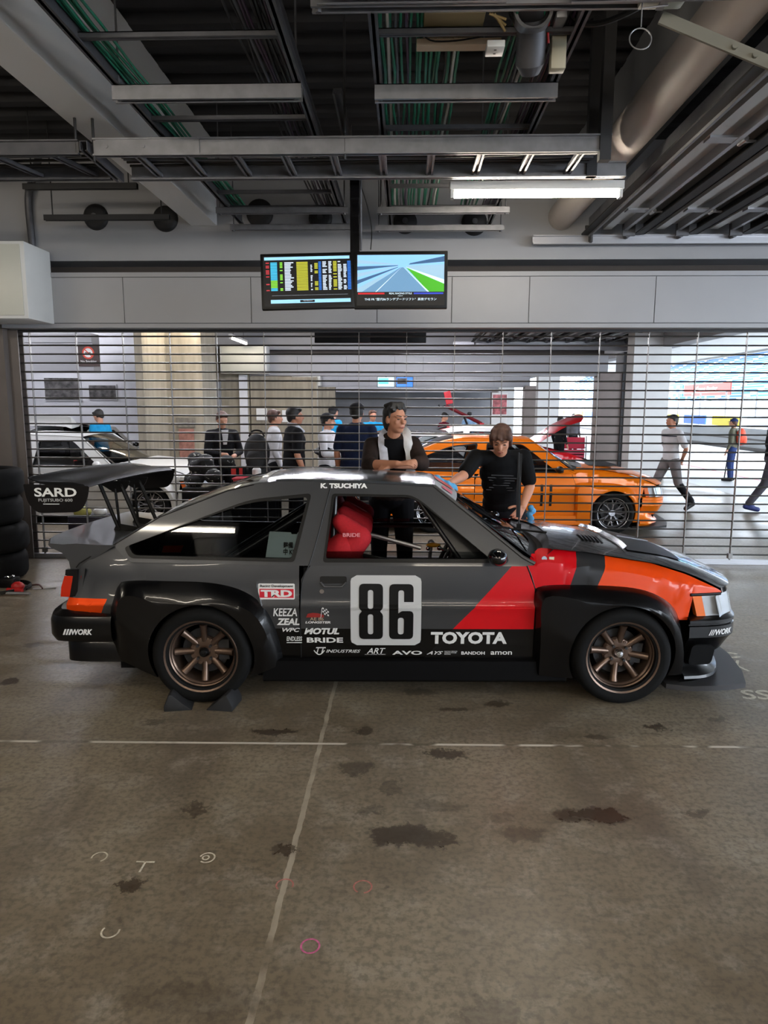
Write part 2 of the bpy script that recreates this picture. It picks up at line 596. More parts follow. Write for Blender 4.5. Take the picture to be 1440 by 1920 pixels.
# ---- grille shutter
YS = 7.5
sh = thing('grille_shutter', 'closed steel pipe grille shutter across the garage behind the grey race car', 'shutter', (0, YS, 0))
M_bar = mat('shutter_pipe', '#4d4b49', .36, .75)
M_link = mat('shutter_link', '#7d7b79', .4, .7)
z = .105
for i in range(26):
    b = MB(); b.tube([(-4.2, 0, z), (5.3, 0, z)], .0085, 8, cap=False); b.build('bar', M_bar, sh)
    z += .0925
for i in range(19):
    x = -4.03 + i * .5045
    b = MB()
    b.bx(x - .003, x + .003, -.017, .017, .02, 2.5)
    for k in range(26):
        zz = .105 + k * .0925
        b.tube([(x - .007, 0, zz), (x + .007, 0, zz)], .0115, 8)
    b.bx(x - .022, x + .022, -.022, .022, .065, .12)
    b.build('link', M_link, sh)
b = MB(); b.bx(-4.22, 5.3, -.02, .02, 0.002, .05); b.bx(-4.22, 5.3, -.035, -.02, .002, .015); b.build('bottom_rail', M_alu, sh)
b = MB(); b.bx(-4.22, 5.3, -.03, .03, 2.46, 2.484); b.build('top_guide', M_dark, sh)
b = MB(); b.bx(-4.26, -4.20, -.05, .05, 0, 2.48); b.bx(-4.21, -4.13, -.06, -.045, 0, 2.48); b.bx(-4.21, -4.13, .045, .06, 0, 2.48); b.build('guide_channel', M_guard, sh)
b = MB(); b.bx(5.29, 5.35, -.06, .06, 0, 2.48); b.build('guide_channel', M_guard, sh)

# boxed housing at the top left
def housing(Y, label, name='wall_unit_housing', grp=None):
    t = thing(name, label, 'wall unit', (-4.25, Y, 2.52), group=grp)
    b = MB(); b.bx(-.62, .60, -.50, .0, 0, .72); b.build('casing', M_white, t, smooth=30, bevel=.012)
    b = MB(); b.bx(-.58, .56, -.512, -.50, .03, .69); b.build('front_panel', mat('panel_pale', '#b4b4aa', .4), t, bevel=.005)
    return t
housing(7.31, 'pale boxed wall unit at the top left corner beside the shutter header')
# ---------------------------------------------------------------- overhead services
def unistrut(b, p, q, w=.045, hgt=.045, mi=0):
    p, q = Vector(p), Vector(q)
    d = (q - p); L = d.length; d.normalize()
    side = d.cross(Vector((0, 0, 1))).normalized() if abs(d.z) < .95 else Vector((1, 0, 0))
    up = side.cross(d).normalized()
    R = Matrix((d, side, up)).transposed()
    b.box((p + q) / 2 + up * (hgt / 2 - .002), (L, w, .004), R, mi)
    for s in (-1, 1):
        b.box((p + q) / 2 + side * s * (w / 2 - .002), (L, .004, hgt), R, mi)
        b.box((p + q) / 2 + side * s * (w / 2 - .008) - up * (hgt / 2 - .002), (L, .012, .004), R, mi)
    return b

CABLES = [mat('cable_green', '#0f6b4f', .45), mat('cable_black', '#121214', .5), mat('cable_grey', '#4f5157', .5), mat('cable_white', '#b9b9b2', .5), mat('cable_blue', '#1e2b6b', .5), mat('cable_purple', '#46324a', .5), mat('cable_yellow', '#b59a2c', .5)]

def rack_y(name, label, x0, x1, y0, y1, z, rungs, struts, cables, rods):
    """cable ladder running into the picture"""
    t = thing(name, label, 'cable ladder', ((x0 + x1) / 2, y0, z), group=None)
    ox, oy, oz = t.location
    for x in (x0, x1):
        b = MB(); b.bx(x - ox - .008, x - ox + .008, 0, y1 - y0, 0, .10); b.bx(x - ox - .022, x - ox + .022, 0, y1 - y0, 0, .008); b.bx(x - ox - .022, x - ox + .022, 0, y1 - y0, .092, .10)
        b.build('side_rail', M_galvd, t, smooth=0)
    for y in rungs:
        b = MB(); unistrut(b, (x0 - ox, y - oy, .03), (x1 - ox, y - oy, .03), .035, .025); b.build('rung', M_galvd, t, smooth=0)
    for (y, hh, e) in struts:
        b = MB(); unistrut(b, (x0 - ox - e, y - oy, -.04), (x1 - ox + e, y - oy, -.04), .06, hh)
        s = b.build('support_strut', M_galv, t, smooth=0)
        for x in (x0 - ox - e + .03, x1 - ox + e - .03):
            b = MB(); b.tube([(x, y - oy, -.06), (x, y - oy, 4.3 - z)], .006, 6); b.tube([(x, y - oy, -.075), (x, y - oy, -.06)], .013, 6)
            b.build('hanger_rod', M_galvd, s)
    rnd = random.Random(name + label)
    for (xa, xb, n, w) in cables:
        for i in range(n):
            x = xa + (xb - xa) * (i + .5) / n - ox
            r = rnd.uniform(.006, .011)
            pts = []
            yy = y0 + .05
            while yy < y1 - .05:
                pts.append((x + rnd.uniform(-.012, .012), yy - oy, .052 + r + rnd.uniform(0, .012))); yy += .45
            b = MB(); b.tube(pts, r, 6); b.build('cable', rnd.choices(CABLES, w)[0], t)
    return t
wA = (0, 6, 2, .6, 0, 1, 0); wG = (6, 1, 0, 0, 0, 0, 0); wB = (5, 3, 1, 1.4, 1, 1, 0)
rack_y('cable_ladder', 'long cable ladder beside the white beam with green and black cables', -1.60, -.60, 2.2, 7.0, 3.43, [2.55, 2.9, 3.25, 3.62, 4.6, 5.1, 5.6, 6.1, 6.55],
       [(4.08, .075, .02), (6.4, .05, .08), (6.98, .05, .1)], [(-1.59, -1.46, 5, wG), (-.84, -.63, 9, wA)], None)
rack_y('cable_ladder', 'wide cable ladder full of green, white and black cables above the screens', -.16, .78, 2.2, 7.0, 3.41, [2.5, 2.9, 3.58, 4.72, 5.3, 5.9, 6.5],
       [(4.06, .075, .02), (6.35, .05, .1), (6.96, .05, .14), (3.2, .05, .25)], [(-.14, .27, 17, wB), (.48, .62, 7, (2, 2, 2, .5, 1, 0, 0)), (.67, .76, 7, (1, 4, 1, .3, 0, 3, .8))], None)

# crossing ladder
t = thing('cable_ladder', 'cable ladder crossing the room from side to side above the ceiling lamp', 'cable ladder', (-.38, 4.95, 3.28))
for (xa, xb, ya, zz, hh) in ((-1.64, 1.66, -.24, 0, .105), (-1.58, 1.90, .24, 0, .10)):
    b = MB(); b.bx(xa, xb, ya - .008, ya + .008, zz, zz + hh); b.bx(xa, xb, ya - .025, ya + .025, zz, zz + .01); b.bx(xa, xb, ya - .025, ya + .025, zz + hh - .01, zz + hh)
    b.build('side_rail', M_galv, t, smooth=0)
b = MB(); b.bx(-1.62, -.95, -.26, -.252, .01, .095); b.tube([(-1.55, -.265, .055), (-1.55, -.252, .055)], .012, 8); b.tube([(-1.31, -.265, .055), (-1.31, -.252, .055)], .012, 8); b.build('splice_plate', M_galv, t)
for i in range(10):
    x = -1.38 + i * .319
    b = MB(); unistrut(b, (x, -.24, .03), (x, .24, .03), .05, .025); b.build('rung', M_galv, t, smooth=0)
for i in range(7):
    b = MB(); yy = -.19 + i * .055
    b.tube([(x, yy + random.uniform(-.012, .012), .06 + random.uniform(0, .012)) for x in (-1.55, -1, -.4, .2, .8, 1.3, 1.62)], .009, 6)
    b.build('cable', CABLES[[1, 1, 2, 1, 2, 1, 1][i]], t)
for (x, y) in ((-1.64, -.24), (-.02, -.24), (1.62, -.24), (1.66, .24)):
    b = MB()
    if x > 1.5: b.bx(x - .035, x + .035, y - .03, y + .03, -.05 if y < 0 else .0, 1.02)
    else: b.tube([(x, y, -.03), (x, y, 1.02)], .009, 6)
    b.build('hanger_rod', M_dark, t)
t = thing('cable_ladder', 'lower cable ladder stub running in from the left side wall', 'cable ladder', (-3.24, 4.95, 3.285))
for ya in (-.25, .24):
    b = MB(); b.bx(-4.5, 1.13, ya - .008, ya + .008, 0, .09); b.bx(-4.5, 1.13, ya - .025, ya + .025, 0, .01); b.bx(-4.5, 1.13, ya - .025, ya + .025, .08, .09); b.build('side_rail', M_galvd, t, smooth=0)
for i in range(14):
    x = -4.3 + i * .4
    b = MB(); unistrut(b, (x, -.25, .03), (x + .12, .24, .03), .05, .025); b.build('rung', M_galvd, t, smooth=0)
for i in range(4):
    b = MB(); yy = -.15 + i * .09
    b.tube([(x, yy + random.uniform(-.02, .02), .06) for x in (-4.4, -3, -2, -1, 0, 1.1)], .01, 6); b.build('cable', CABLES[1], t)
b = MB(); b.tube([(1.11, -.25, .0), (1.11, -.25, 1.02)], .009, 6); b.build('hanger_rod', M_dark, t)
# brace between the two ladders
b = MB(); unistrut(b, (-2.066, 4.66, 3.33), (-2.064, 5.24, 3.31), .05, .06)
tag(b.build('ladder_brace', M_galvd, smooth=0), 'slanting steel brace under the ladder by the white beam', 'brace')

# rails and pipes on the wall left of the beam
for (nm, z, ya, x0, x1, lab) in (('support_rail', 3.66, 6.6, -3.5, -2.45, 'upper dark support rail between the left side and white beam'), ('support_rail', 3.48, 6.95, -3.5, -2.28, 'lower dark support rail left of the white beam')):
    b = MB(); unistrut(b, (x0, ya, z), (x1, ya, z), .05, .05)
    for x in (x0 + .08, x1 - .08): b.tube([(x, ya, z), (x, ya, 4.4)], .006, 6)
    tag(b.build(nm, M_dark, smooth=0), lab, 'rail')
for (x, z, r, lab) in ((-3.19, 3.60, .13, 'leftmost black wall vent cowl under the left support rails'), (-2.47, 3.58, .13, 'black wall vent cowl just left of the white beam'), (-1.50, 3.63, .14, 'black wall vent cowl just right of the white beam'),
                       (-.88, 3.58, .12, 'black wall vent cowl left of the screen pole'), (-.02, 3.54, .12, 'black wall vent cowl right of the screen pole'), (.68, 3.53, .13, 'rightmost black wall vent cowl below the wide ladder')):
    t = thing('vent_cowl', lab, 'vent', (x, 7.40, z))
    b = MB(); b.lathe([(.01, -.05), (r * .75, -.045), (r * .95, -.025), (r, 0)], 24, axis='Y'); b.build('cowl', mat('vent_black', '#1a1a1c', .6), t)
    b = MB(); b.lathe([(.028, -.065), (.028, -.04)], 12, axis='Y'); b.lathe([(.001, -.065), (.028, -.065)], 12, axis='Y'); b.build('hub_boss', M_galvd, t)
b = MB(); b.tube(smooth_line([(-3.85, 7.36, 3.24), (-3.87, 7.36, 3.65), (-3.85, 7.34, 3.84), (-3.7, 7.2, 3.95), (-3.5, 6.9, 4.0)], 3), .035, 12)
tag(b.build('conduit_pipe', M_galvd), 'bent grey conduit rising from the pale box at top left', 'pipe')

# big round pipe
b = MB(); b.tube([(1.55, -4.9, 3.58), (1.55, 7.39, 3.58)], .132, 32)
o = b.build('round_duct', mat('duct_grey', '#c4bab3', .5, noise=.05, nscale=3)); tag(o, 'fat pale round duct running along the ceiling on the right', 'duct')

# ---- fluorescent lamps
M_fill_tube = mat('fill_tube_bright', '#ffffff', .5, emit='#f6f6ff', estr=TUBE_POWER * 2.6)  # stronger tubes, only for the fill lamps added beyond the shutter
M_tube = mat('tube_light', '#ffffff', .5, emit='#fff3df', estr=TUBE_POWER)
def lamp(x, y, z, label, rz=0.0, L=1.22, tube=None):
    t = thing('fluorescent_lamp', label, 'ceiling lamp', (x, y, z), rz)
    b = MB(); b.bx(-L / 2 - .02, L / 2 + .02, -.04, .04, .055, .115); b.build('housing', M_white, t, smooth=0, bevel=.006)
    b = MB(); b.tube([(-L / 2, 0, .03), (L / 2, 0, .03)], .024, 12); b.build('tube', tube or M_tube, t)
    for s in (-1, 1):
        b = MB(); b.bx(s * L / 2 - .012, s * L / 2 + .012, -.03, .03, .0, .06); b.build('end_cap', M_white, t, smooth=0)
        b = MB(); b.tube([(s * L * .33, 0, .11), (s * L * .33, 0, 4.40 - z)], .006, 6); b.build('hanger_rod', M_galvd, t)
    return t
lamp(.94, 5.40, 3.20, 'lit white fluorescent lamp hanging below the crossing ladder right of the screens')
lamp(-2.25, 1.25, 3.28, 'fluorescent lamp above the rear of the grey car, left front of the room')
for (x, y, z, w) in ((.9, 1.0, 3.0, 'right of the middle in the front half of the room'), (-4.8, 1.25, 3.1, 'by the left side in the front half of the room'), (-3.4, -.5, 3.1, 'left of the middle in the front half of the room'),
                  (-5.2, 4.3, 3.0, 'by the left side level with the grey car'), (-4.8, -2.4, 3.1, 'at the rear left of the room'), (-2.0, -2.4, 3.1, 'at the rear, left of the middle'), (.9, -2.4, 3.1, 'at the rear, right of the middle'),
                  (-3.4, -3.9, 3.1, 'against the rear wall on the left'), (-.4, -3.9, 3.1, 'against the rear wall in the middle'), (2.8, -4.0, 3.1, 'against the rear wall on the right')):
    lamp(x, y, z, 'added fill lamp ' + w)  # unseen lamps added to brighten the car side and front floor

# ---- twin screens
t = thing('screen_pole', 'black square pole hanging from the ceiling carrying two screens', 'screen mount', (-.39, 5.46, 0))
b = MB(); b.bx(-.036, .036, -.03, .03, 2.52, 3.42); b.build('pole', M_gloss, t, smooth=0, bevel=.006)
b = MB(); b.tube([(.045, -.01, 2.85), (.045, -.01, 3.35)], .008, 8); b.build('cable_conduit', M_galvd, t)
b = MB(); unistrut(b, (-.07, -.6, 3.72), (0, 0, 3.40), .06, .05); b.build('stay', M_galv, t, smooth=0)
b = MB(); b.bx(-.30, .40, .0, .03, 2.58, 2.62); b.bx(-.30, .40, .0, .03, 2.70, 2.74); b.build('crossbar', M_black, t, smooth=0)
b = MB(); b.tube(smooth_line([(.05, 0, 3.3), (.10, 0, 3.15), (.13, 0, 3.0), (.12, -.05, 2.85)], 2), .004, 6); b.build('power_lead', M_black, t)
b = MB(); b.bx(-.09, .2, -.08, .08, 3.42, 3.6); b.build('ceiling_bracket', M_dark, t, smooth=0)

def screen(label, loc, rot, W=.70, H=.415):
    t = thing('television', label, 'television', loc)
    t.rotation_euler = rot
    b = MB(); b.bx(-W / 2, W / 2, 0, .045, -H / 2, H / 2); b.build('casing', M_black, t, bevel=.006)
    return t
def E(nm, col, k=1.0): return mat(nm, col, .4, emit=col, estr=k)
def panel(b, x0, x1, z0, z1, y, mi=0): b.quad((x0, y, z0), (x1, y, z0), (x1, y, z1), (x0, y, z1), mi=mi)
SCR = [E('screen_black', '#05060a', .6), E('screen_cyan', '#3fb0d8', .9), E('screen_yellow', '#a8a832', .9), E('screen_blue', '#2463b8', .9), E('screen_white', '#b9c4d2', .9), E('screen_green', '#7ac03a', .9), E('screen_red', '#a83038', .9), E('screen_pale', '#8fc4dc', .9)]
t = screen('left television showing a timing table of coloured rows', (-.745, 5.40, 2.625), (-.12, -.03, .05))
b = MB(); W, Hh = .66, .375
panel(b, -W / 2, W / 2, -Hh / 2, Hh / 2, -.001)
sc = b.build('timing_display', SCR[0], t, smooth=0)
b = MB(); rnd = random.Random(4)
panel(b, -W / 2 + .01, W / 2 - .01, Hh / 2 - .03, Hh / 2 - .008, -.002, 7)
for r in range(19):
    z1 = Hh / 2 - .047 - r * .0113; z0 = z1 - .0082
    for (x0, x1, mi, p) in ((-.31, -.285, 6, .5), (-.275, -.225, 1, 1), (-.205, -.185, 5, .7), (-.17, -.10, 4, 1), (-.08, .005, 2, 1), (.025, .04, 4, .8), (.055, .08, 2, .8), (.085, .105, 3, 1), (.115, .15, 4, .9), (.16, .185, 4, .9), (.195, .222, 2, .8), (.23, .262, 4, .9), (.272, .30, 4, .8), (.302, .328, 3, 1)):
        if rnd.random() < p:
            if x0 == -.275 and 12 <= r < 17: mi = 5
            xx1 = x1 - (rnd.random() * .4 * (x1 - x0) if mi == 4 else 0)
            panel(b, x0, xx1, z0, z1, -.002, mi)
panel(b, -.27, .3, -.107, -.106, -.002, 4); panel(b, -.28, .32, -.165, -.138, -.002, 7); panel(b, -.06, .05, -.16, -.143, -.003, 0)
b.build('table_rows', SCR, sc, smooth=0)
text('footer_text', 'FUJI SPEEDWAY', SCR[4], sc, lambda u, v: (-.035 + u, -.004, -.154 + v), .07)

t = screen('right television showing a straight race track under grey sky', (-.045, 5.40, 2.63), (-.06, 0, -.02), .70, .42)
b = MB(); panel(b, -W / 2, W / 2, -Hh / 2, Hh / 2, -.001); sc = b.build('picture_background', SCR[0], t, smooth=0)
TV = [E('tv_sky', '#7fb4d6', .95), E('tv_track', '#5f87a8', .9), E('tv_grass', '#3f9e1e', .9), E('tv_stand', '#33557a', .9), E('tv_line', '#c6dbe8', .9), E('tv_red', '#b81c24', .9), E('tv_blue', '#2a3fb0', .9), E('tv_wall', '#8fb0c4', .9)]
b = MB()
zb = -.088; zt = Hh / 2 - .006
def P(pts, mi, y=-.002): b.bm.faces.new([b.bm.verts.new((x, y, z)) for x, z in pts]).material_index = mi
P([(-.325, zb), (.325, zb), (.325, zt), (-.325, zt)], 0)
vx, vz = .01, .09
P([(-.30, zb), (.20, zb), (vx + .012, vz), (vx - .012, vz)], 1, -.0022)
P([(.21, zb), (.325, zb), (.325, -.03), (vx + .03, vz)], 2, -.0022)
P([(.325, -.03), (.325, .0), (vx + .03, vz + .003), (vx + .03, vz)], 4, -.0024)
P([(.325, .0), (.325, .11), (vx + .04, vz + .012), (vx + .03, vz + .004)], 7, -.0023)
P([(.325, .13), (.325, .17), (vx + .06, vz + .03), (vx + .05, vz + .02)], 3, -.0023)
for k in range(4):
    z0 = -.03 + k * .05
    P([(-.325, z0), (-.325, z0 + .028), (vx - .03, vz + .004 + k * .006), (vx - .03, vz + k * .006)], 3 if k % 2 == 0 else 7, -.0023)
P([(-.325, zb), (-.29, zb), (vx - .03, vz - .002), (-.325, -.06)], 7, -.0024)
P([(-.19, zb), (-.18, zb), (vx - .005, vz), (vx - .006, vz)], 4, -.0026)
P([(.20, zb), (.215, zb), (vx + .014, vz), (vx + .012, vz)], 4, -.0026)
P([(-.32, -.106), (-.12, -.106), (-.12, -.094), (-.32, -.094)], 5); P([(.1, -.106), (.32, -.106), (.32, -.094), (.1, -.094)], 6)
b.build('race_picture', TV, sc, smooth=0)
text('caption', 'REAL RACING STYLE', TV[4], sc, lambda u, v: (-.085 + u, -.003, -.106 + v), .17, .012, bold=.02)
text('caption', 'NEXT', TV[4], sc, lambda u, v: (-.018 + u, -.003, -.121 + v), .036, .007)
text('caption', 'THE FR "歴代86ランデブードリフト"  真夜デモラン', TV[4], sc, lambda u, v: (-.27 + u, -.003, -.152 + v), .54, .020, bold=.01)

# ---- retracted sectional door on the ceiling (pit side)
M_slat = mat('door_panel_grey', '#b4b4b2', .4, .3, noise=.06, nscale=2)
def retracted_door(Y0, label):
    t = thing('sectional_door', label, 'overhead door', (1.80, Y0, 3.36))
    Ly = 10.6
    for i in range(8):
        x = i * .515
        b = MB(); b.bx(x, x + .505, -Ly, 0, .10, .13); b.build('panel', M_slat, t, smooth=0)
        b = MB(); b.bx(x - .006, x + .006, -Ly, 0, 0.0, .14); b.bx(x - .09, x + .006, -Ly, 0, 0.0, .012); b.build('stiffener', mat('stiffener_dark', '#1b1a1b', .6, .2), t, smooth=0)
        b = MB(); b.bx(x + .12, x + .20, -Ly, 0, .05, .10); b.build('panel_rib', M_slat, t, smooth=0)
        b = MB(); b.bx(x + .31, x + .345, -Ly, 0, .03, .10); b.build('panel_rib', M_alu, t, smooth=0)
        for y in (-.7, -2.35, -4.0, -6, -8):
            b = MB(); b.bx(x + .13, x + .36, y - .05, y + .05, .035, .05); b.tube([(x + .36, y - .05, .03), (x + .36, y + .05, .03)], .016, 8); b.bx(x + .34, x + .44, y - .012, y + .012, .022, .034)
            b.build('hinge', M_alu, t, smooth=30)
        b = MB(); b.tube([(x + .36, -.02, .0), (x + .36, .06, .0)], .03, 12); b.bx(x + .30, x + .42, -.05, -.02, -.02, .09); b.build('roller', M_galvd, t, smooth=30)
    b = MB(); b.bx(-.02, .0, -Ly, .0, -.02, .16); b.build('edge_rail', M_galv, t, smooth=0)
    b = MB(); b.bx(-.55, 4.1, .03, .09, -.075, -.06); b.bx(-.55, 4.1, .075, .09, -.075, .01); b.bx(-.55, 4.1, .03, .09, .0, .01); b.build('track', M_alu, t, smooth=0)
    b = MB(); b.bx(.0, .02, -.02, .09, -.07, .10); b.bx(-.05, .06, .0, .02, .06, .09); b.build('track_bracket', M_dark, t, smooth=0)
    return t
retracted_door(7.2, 'open sectional door of grey panels stored under the ceiling at right')
retracted_door(7.2 + BAY, 'open sectional door stored under the ceiling of the garage beyond the shutter')

# ---- door opener, boxes and pull switch overhead
t = thing('door_opener', 'grey door opener motor with wiring hanging over the wide cable ladder', 'motor', (.56, 3.55, 3.42))
b = MB(); b.tube([(0, -.28, .16), (0, -.02, .10)], .085, 20); b.tube([(0, -.02, .10), (0, .0, .095)], .10, 20); b.build('gearbox', mat('motor_dark', '#39393b', .4, .4), t)
b = MB(); b.tube([(0.01, 0, .06), (.03, .12, -.08)], .07, 20); b.tube([(.03, .12, -.08), (.035, .15, -.115)], [.07, .045], 20); b.build('motor_can', M_galvd, t)
b = MB(); b.bx(-.015, .045, .03, .035, -.02, .05); b.xf(Matrix.Translation((0.01, -.03, 0)) @ Matrix.Rotation(.1, 4, 'X')); b.build('rating_plate', M_white, t, smooth=0)
b = MB(); b.lathe([(.075, -.03), (.09, -.03), (.09, .03), (.075, .03)], 24, (0.01, -.03, .07), 'Y', closed=True); b.build('mounting_ring', M_galv, t)
b = MB(); b.bx(.09, .18, -.12, -.03, .10, .22); b.bx(.11, .16, -.08, .05, .02, .10); b.build('terminal_box', M_galv, t, bevel=.006)
b = MB(); b.bx(.12, .19, .06, .12, -.13, .05); b.build('control_box', mat('beige_box', '#a09a86', .5), t, bevel=.004)
b = MB(); b.tube(smooth_line([(.16, -.03, .12), (.2, .0, .05), (.3, 0, .02), (.45, -.05, .05), (.6, -.1, .12)], 3), .013, 8); b.build('motor_cable', M_black, t)
b = MB(); b.tube(smooth_line([(.1, 0, .1), (.09, .02, .02), (.1, .04, -.03)], 2), .006, 6); b.build('earth_lead', M_red, t)
t = thing('junction_box', 'tan metal junction box resting on the wide cable ladder left of the motor', 'junction box', (.23, 3.62, 3.44))
b = MB(); b.bx(-.16, .12, -.16, .06, .02, .10); b.build('box_body', mat('tan_box', '#6d6146', .5), t, bevel=.005)
b = MB(); b.bx(-.19, .22, .06, .12, -.01, .02); b.build('mounting_channel', mat('beige_channel', '#b09a80', .5), t, smooth=0)
b = MB(); b.tube(smooth_line([(-.17, -.02, .05), (-.15, .03, -.005), (-.02, .05, .0), (.12, .05, .02)], 2), .004, 6); b.build('lead', M_black, t)
t = thing('wiring_block', 'yellowish wiring terminal block hanging left of the door opener motor', 'terminal block', (.41, 3.5, 3.43))
b = MB(); b.bx(-.05, .05, -.14, .0, .05, .16); b.build('cover', mat('yellow_cover', '#b39a54', .5), t, bevel=.004)
for k in range(3):
    b = MB(); b.tube([(-.04 + k * .012, .01, .05), (.04, .02 + k * .01, .03 - k * .02)], .006, 6); b.build('wire', mat('tan_wire', '#8a7448', .5), t)
t = thing('socket_outlet', 'white plastic socket hanging under the terminal block', 'socket', (.41, 3.60, 3.36))
b = MB(); b.bx(-.042, .042, -.05, .05, .0, .03); b.build('socket_body', mat('socket_white', '#d9d9d6', .35), t, bevel=.004)
b = MB(); b.bx(-.006, .006, -.022, -.014, -.001, .001); b.bx(-.006, .006, .014, .022, -.001, .001); b.build('socket_slot', M_black, t, smooth=0)
t = thing('limit_switch', 'grey limit switch box overhead at top right with a pull chain', 'switch', (1.04, 3.15, 3.33))
b = MB(); b.bx(-.09, .09, -.06, .06, 0, .09); b.build('switch_body', mat('switch_grey', '#8c8d80', .45), t, bevel=.012)
b = MB(); b.bx(-.015, .015, -.07, .05, -.004, .0); b.tube([(.05, -.061, .05), (.05, -.075, .05)], .012, 10); b.build('switch_clip', M_galv, t)
b = MB(); b.tube([(-.085, 0, .0), (-.085, 0, -.02), (.02, 0, -.01)], .004, 6); b.tube([(-.085, 0, -.02), (-.085, 0, -.09)], .0025, 6)
pts = [(-.085 + .045 * math.sin(2 * PI * k / 24), .01 * math.cos(2 * PI * k / 24), -.135 + .045 * math.cos(2 * PI * k / 24)) for k in range(25)]
b.tube(pts, .0028, 6); b.build('pull_ring', M_alu, t)
b = MB(); b.bx(-.30, .30, -.006, .006, -.025, .025)
for k in range(3): b.tube([(.03 + k * .09, -.02, 0), (.03 + k * .09, .01, 0)], .012, 8)
b.xf(Matrix.Translation((1.33, 3.2, 3.19)) @ Matrix.Rotation(.46, 4, 'Y') @ Matrix.Rotation(-.15, 4, 'Z'))
tag(b.build('flat_stay', mat('olive_steel', '#74736a', .5, .3)), 'slanting flat steel stay bolted between switch box and stored door', 'stay')
b = MB(); unistrut(b, (-.38, 3.12, 3.36), (.40, 3.12, 3.36), .06, .045); tag(b.build('strut_channel', M_galv, smooth=0), 'short steel channel at the top edge, left of the junction box', 'channel')
b = MB(); unistrut(b, (.66, 3.1, 3.34), (2.2, 3.05, 3.33), .05, .05); tag(b.build('strut_channel', M_galv, smooth=0), 'long steel channel at the top right carrying the limit switch', 'channel')
# ---------------------------------------------------------------- hatchback race cars
def glass(name, tint, tr=.75, rough=0.02):
    if name in MATS: return MATS[name]
    m = bpy.data.materials.new(name); m.use_nodes = True
    nt = m.node_tree; N = nt.nodes; N.clear()
    out = N.new('ShaderNodeOutputMaterial'); mx = N.new('ShaderNodeMixShader'); fr = N.new('ShaderNodeFresnel')
    t = N.new('ShaderNodeBsdfTransparent'); g = N.new('ShaderNodeBsdfGlossy')
    fr.inputs['IOR'].default_value = 1.5
    t.inputs['Color'].default_value = lin(tint); g.inputs['Roughness'].default_value = rough
    nt.links.new(fr.outputs[0], mx.inputs[0]); nt.links.new(t.outputs[0], mx.inputs[1]); nt.links.new(g.outputs[0], mx.inputs[2])
    nt.links.new(mx.outputs[0], out.inputs['Surface'])
    MATS[name] = m
    return m
M_glass = glass('clear_glass', '#9aa0a2')
M_glassd = glass('smoked_glass', '#c4c8ca')
M_bronze = mat('bronze_wheel', '#6f5c50', .34, .8)
M_rimsilver = mat('silver_wheel', '#b4b4b8', .25, .9)
M_carbon = mat('black_carbon', '#0b0b0d', .5, noise=.5, nscale=60, spec=.12)
M_hood = mat('bonnet_carbon', '#101012', .22, coat=.6, noise=.5, nscale=60)
M_seat = mat('red_seat_fabric', '#a8101c', .85, noise=.12, nscale=80)
M_cage = mat('cage_black', '#17171a', .3)
M_int = mat('black_interior', '#060607', .8, spec=.15)

def paint(name, col, metal=0.25, rough=.34):
    return mat(name, col, rough, metal, coat=.45, spec=.25)
def livery_side():
    m = paint('race_livery_side', '#4d4e50', .45, .36)
    h = NT(m)
    red = h.half((.238, .432), (.593, .824))         # left side of the line is behind it
    red = h.op('SUBTRACT', 1.0, red)
    s1 = h.op('SUBTRACT', 1.0, h.half((.896, .666), (.966, .879)))
    s2 = h.op('SUBTRACT', 1.0, h.half((1.052, .666), (1.132, .851)))
    up = h.op('GREATER_THAN', h.z, .43)
    c = h.mix(red, '#434446', '#c40a16')
    c = h.mix(s1, c, '#2b2b2d')
    c = h.mix(s2, c, '#e0450b')
    tail = h.op('MULTIPLY', h.half((-1.792, .50), (-1.752, .59)), h.op('LESS_THAN', h.z, .598))
    tail = h.op('MULTIPLY', tail, h.op('LESS_THAN', h.x, -1.7))
    c = h.mix(tail, c, '#ee4a08')
    flr = h.op('MULTIPLY', h.op('MULTIPLY', h.op('GREATER_THAN', h.x, .7005), h.op('LESS_THAN', h.x, 1.0)), h.op('LESS_THAN', h.z, .672))
    low = h.op('MAXIMUM', flr, h.op('MAXIMUM', h.op('SUBTRACT', 1.0, up), h.op('MULTIPLY', h.op('LESS_THAN', h.x, -1.6), h.op('LESS_THAN', h.z, .508))))
    c = h.mix(low, c, '#060607')
    h.link(c, h.b.inputs['Base Color'])
    met = h.op('MULTIPLY', h.op('SUBTRACT', 1.0, red), .45)
    h.link(met, h.b.inputs['Metallic'])
    return m

def side_y(x, z):
    y = interp(z, [(.10, .735), (.24, .768), (.43, .790), (.545, .806), (.556, .812), (.562, .812), (.578, .798), (.70, .788), (.80, .770), (.85, .746), (.92, .715)])
    if x > .66:
        zb = interp(x, [(.66, .83), (1.17, .778), (1.75, .668)])
        yb = interp(zb, [(.6, .797), (.70, .788), (.80, .775), (.83, .772)])
        y = min(y, yb)
        if z > zb: y = yb - (z - zb) * 1.7
        elif z > .58: y = interp(z, [(.578, .798), (zb, yb)])
    return y * interp(x, [(-2.1, .90), (-1.98, .945), (-1.7, .975), (-1.3, .99), (-.6, 1), (.6, 1), (1.2, .985), (1.6, .965), (1.78, .93), (1.95, .82)])
GH = lambda z: .77 - .477 * (z - .8)
def xfront(y): return interp(abs(y), [(0, 2.005), (.3, 1.99), (.5, 1.955), (.62, 1.905), (.72, 1.80), (.8, 1.74)])
RAIL = [(-1.715, .908), (-1.464, 1.062), (-1.23, 1.158), (-1.081, 1.213), (-.927, 1.247), (-.80, 1.263), (-.666, 1.268), (-.414, 1.256), (-.15, 1.250), (.134, 1.236)]
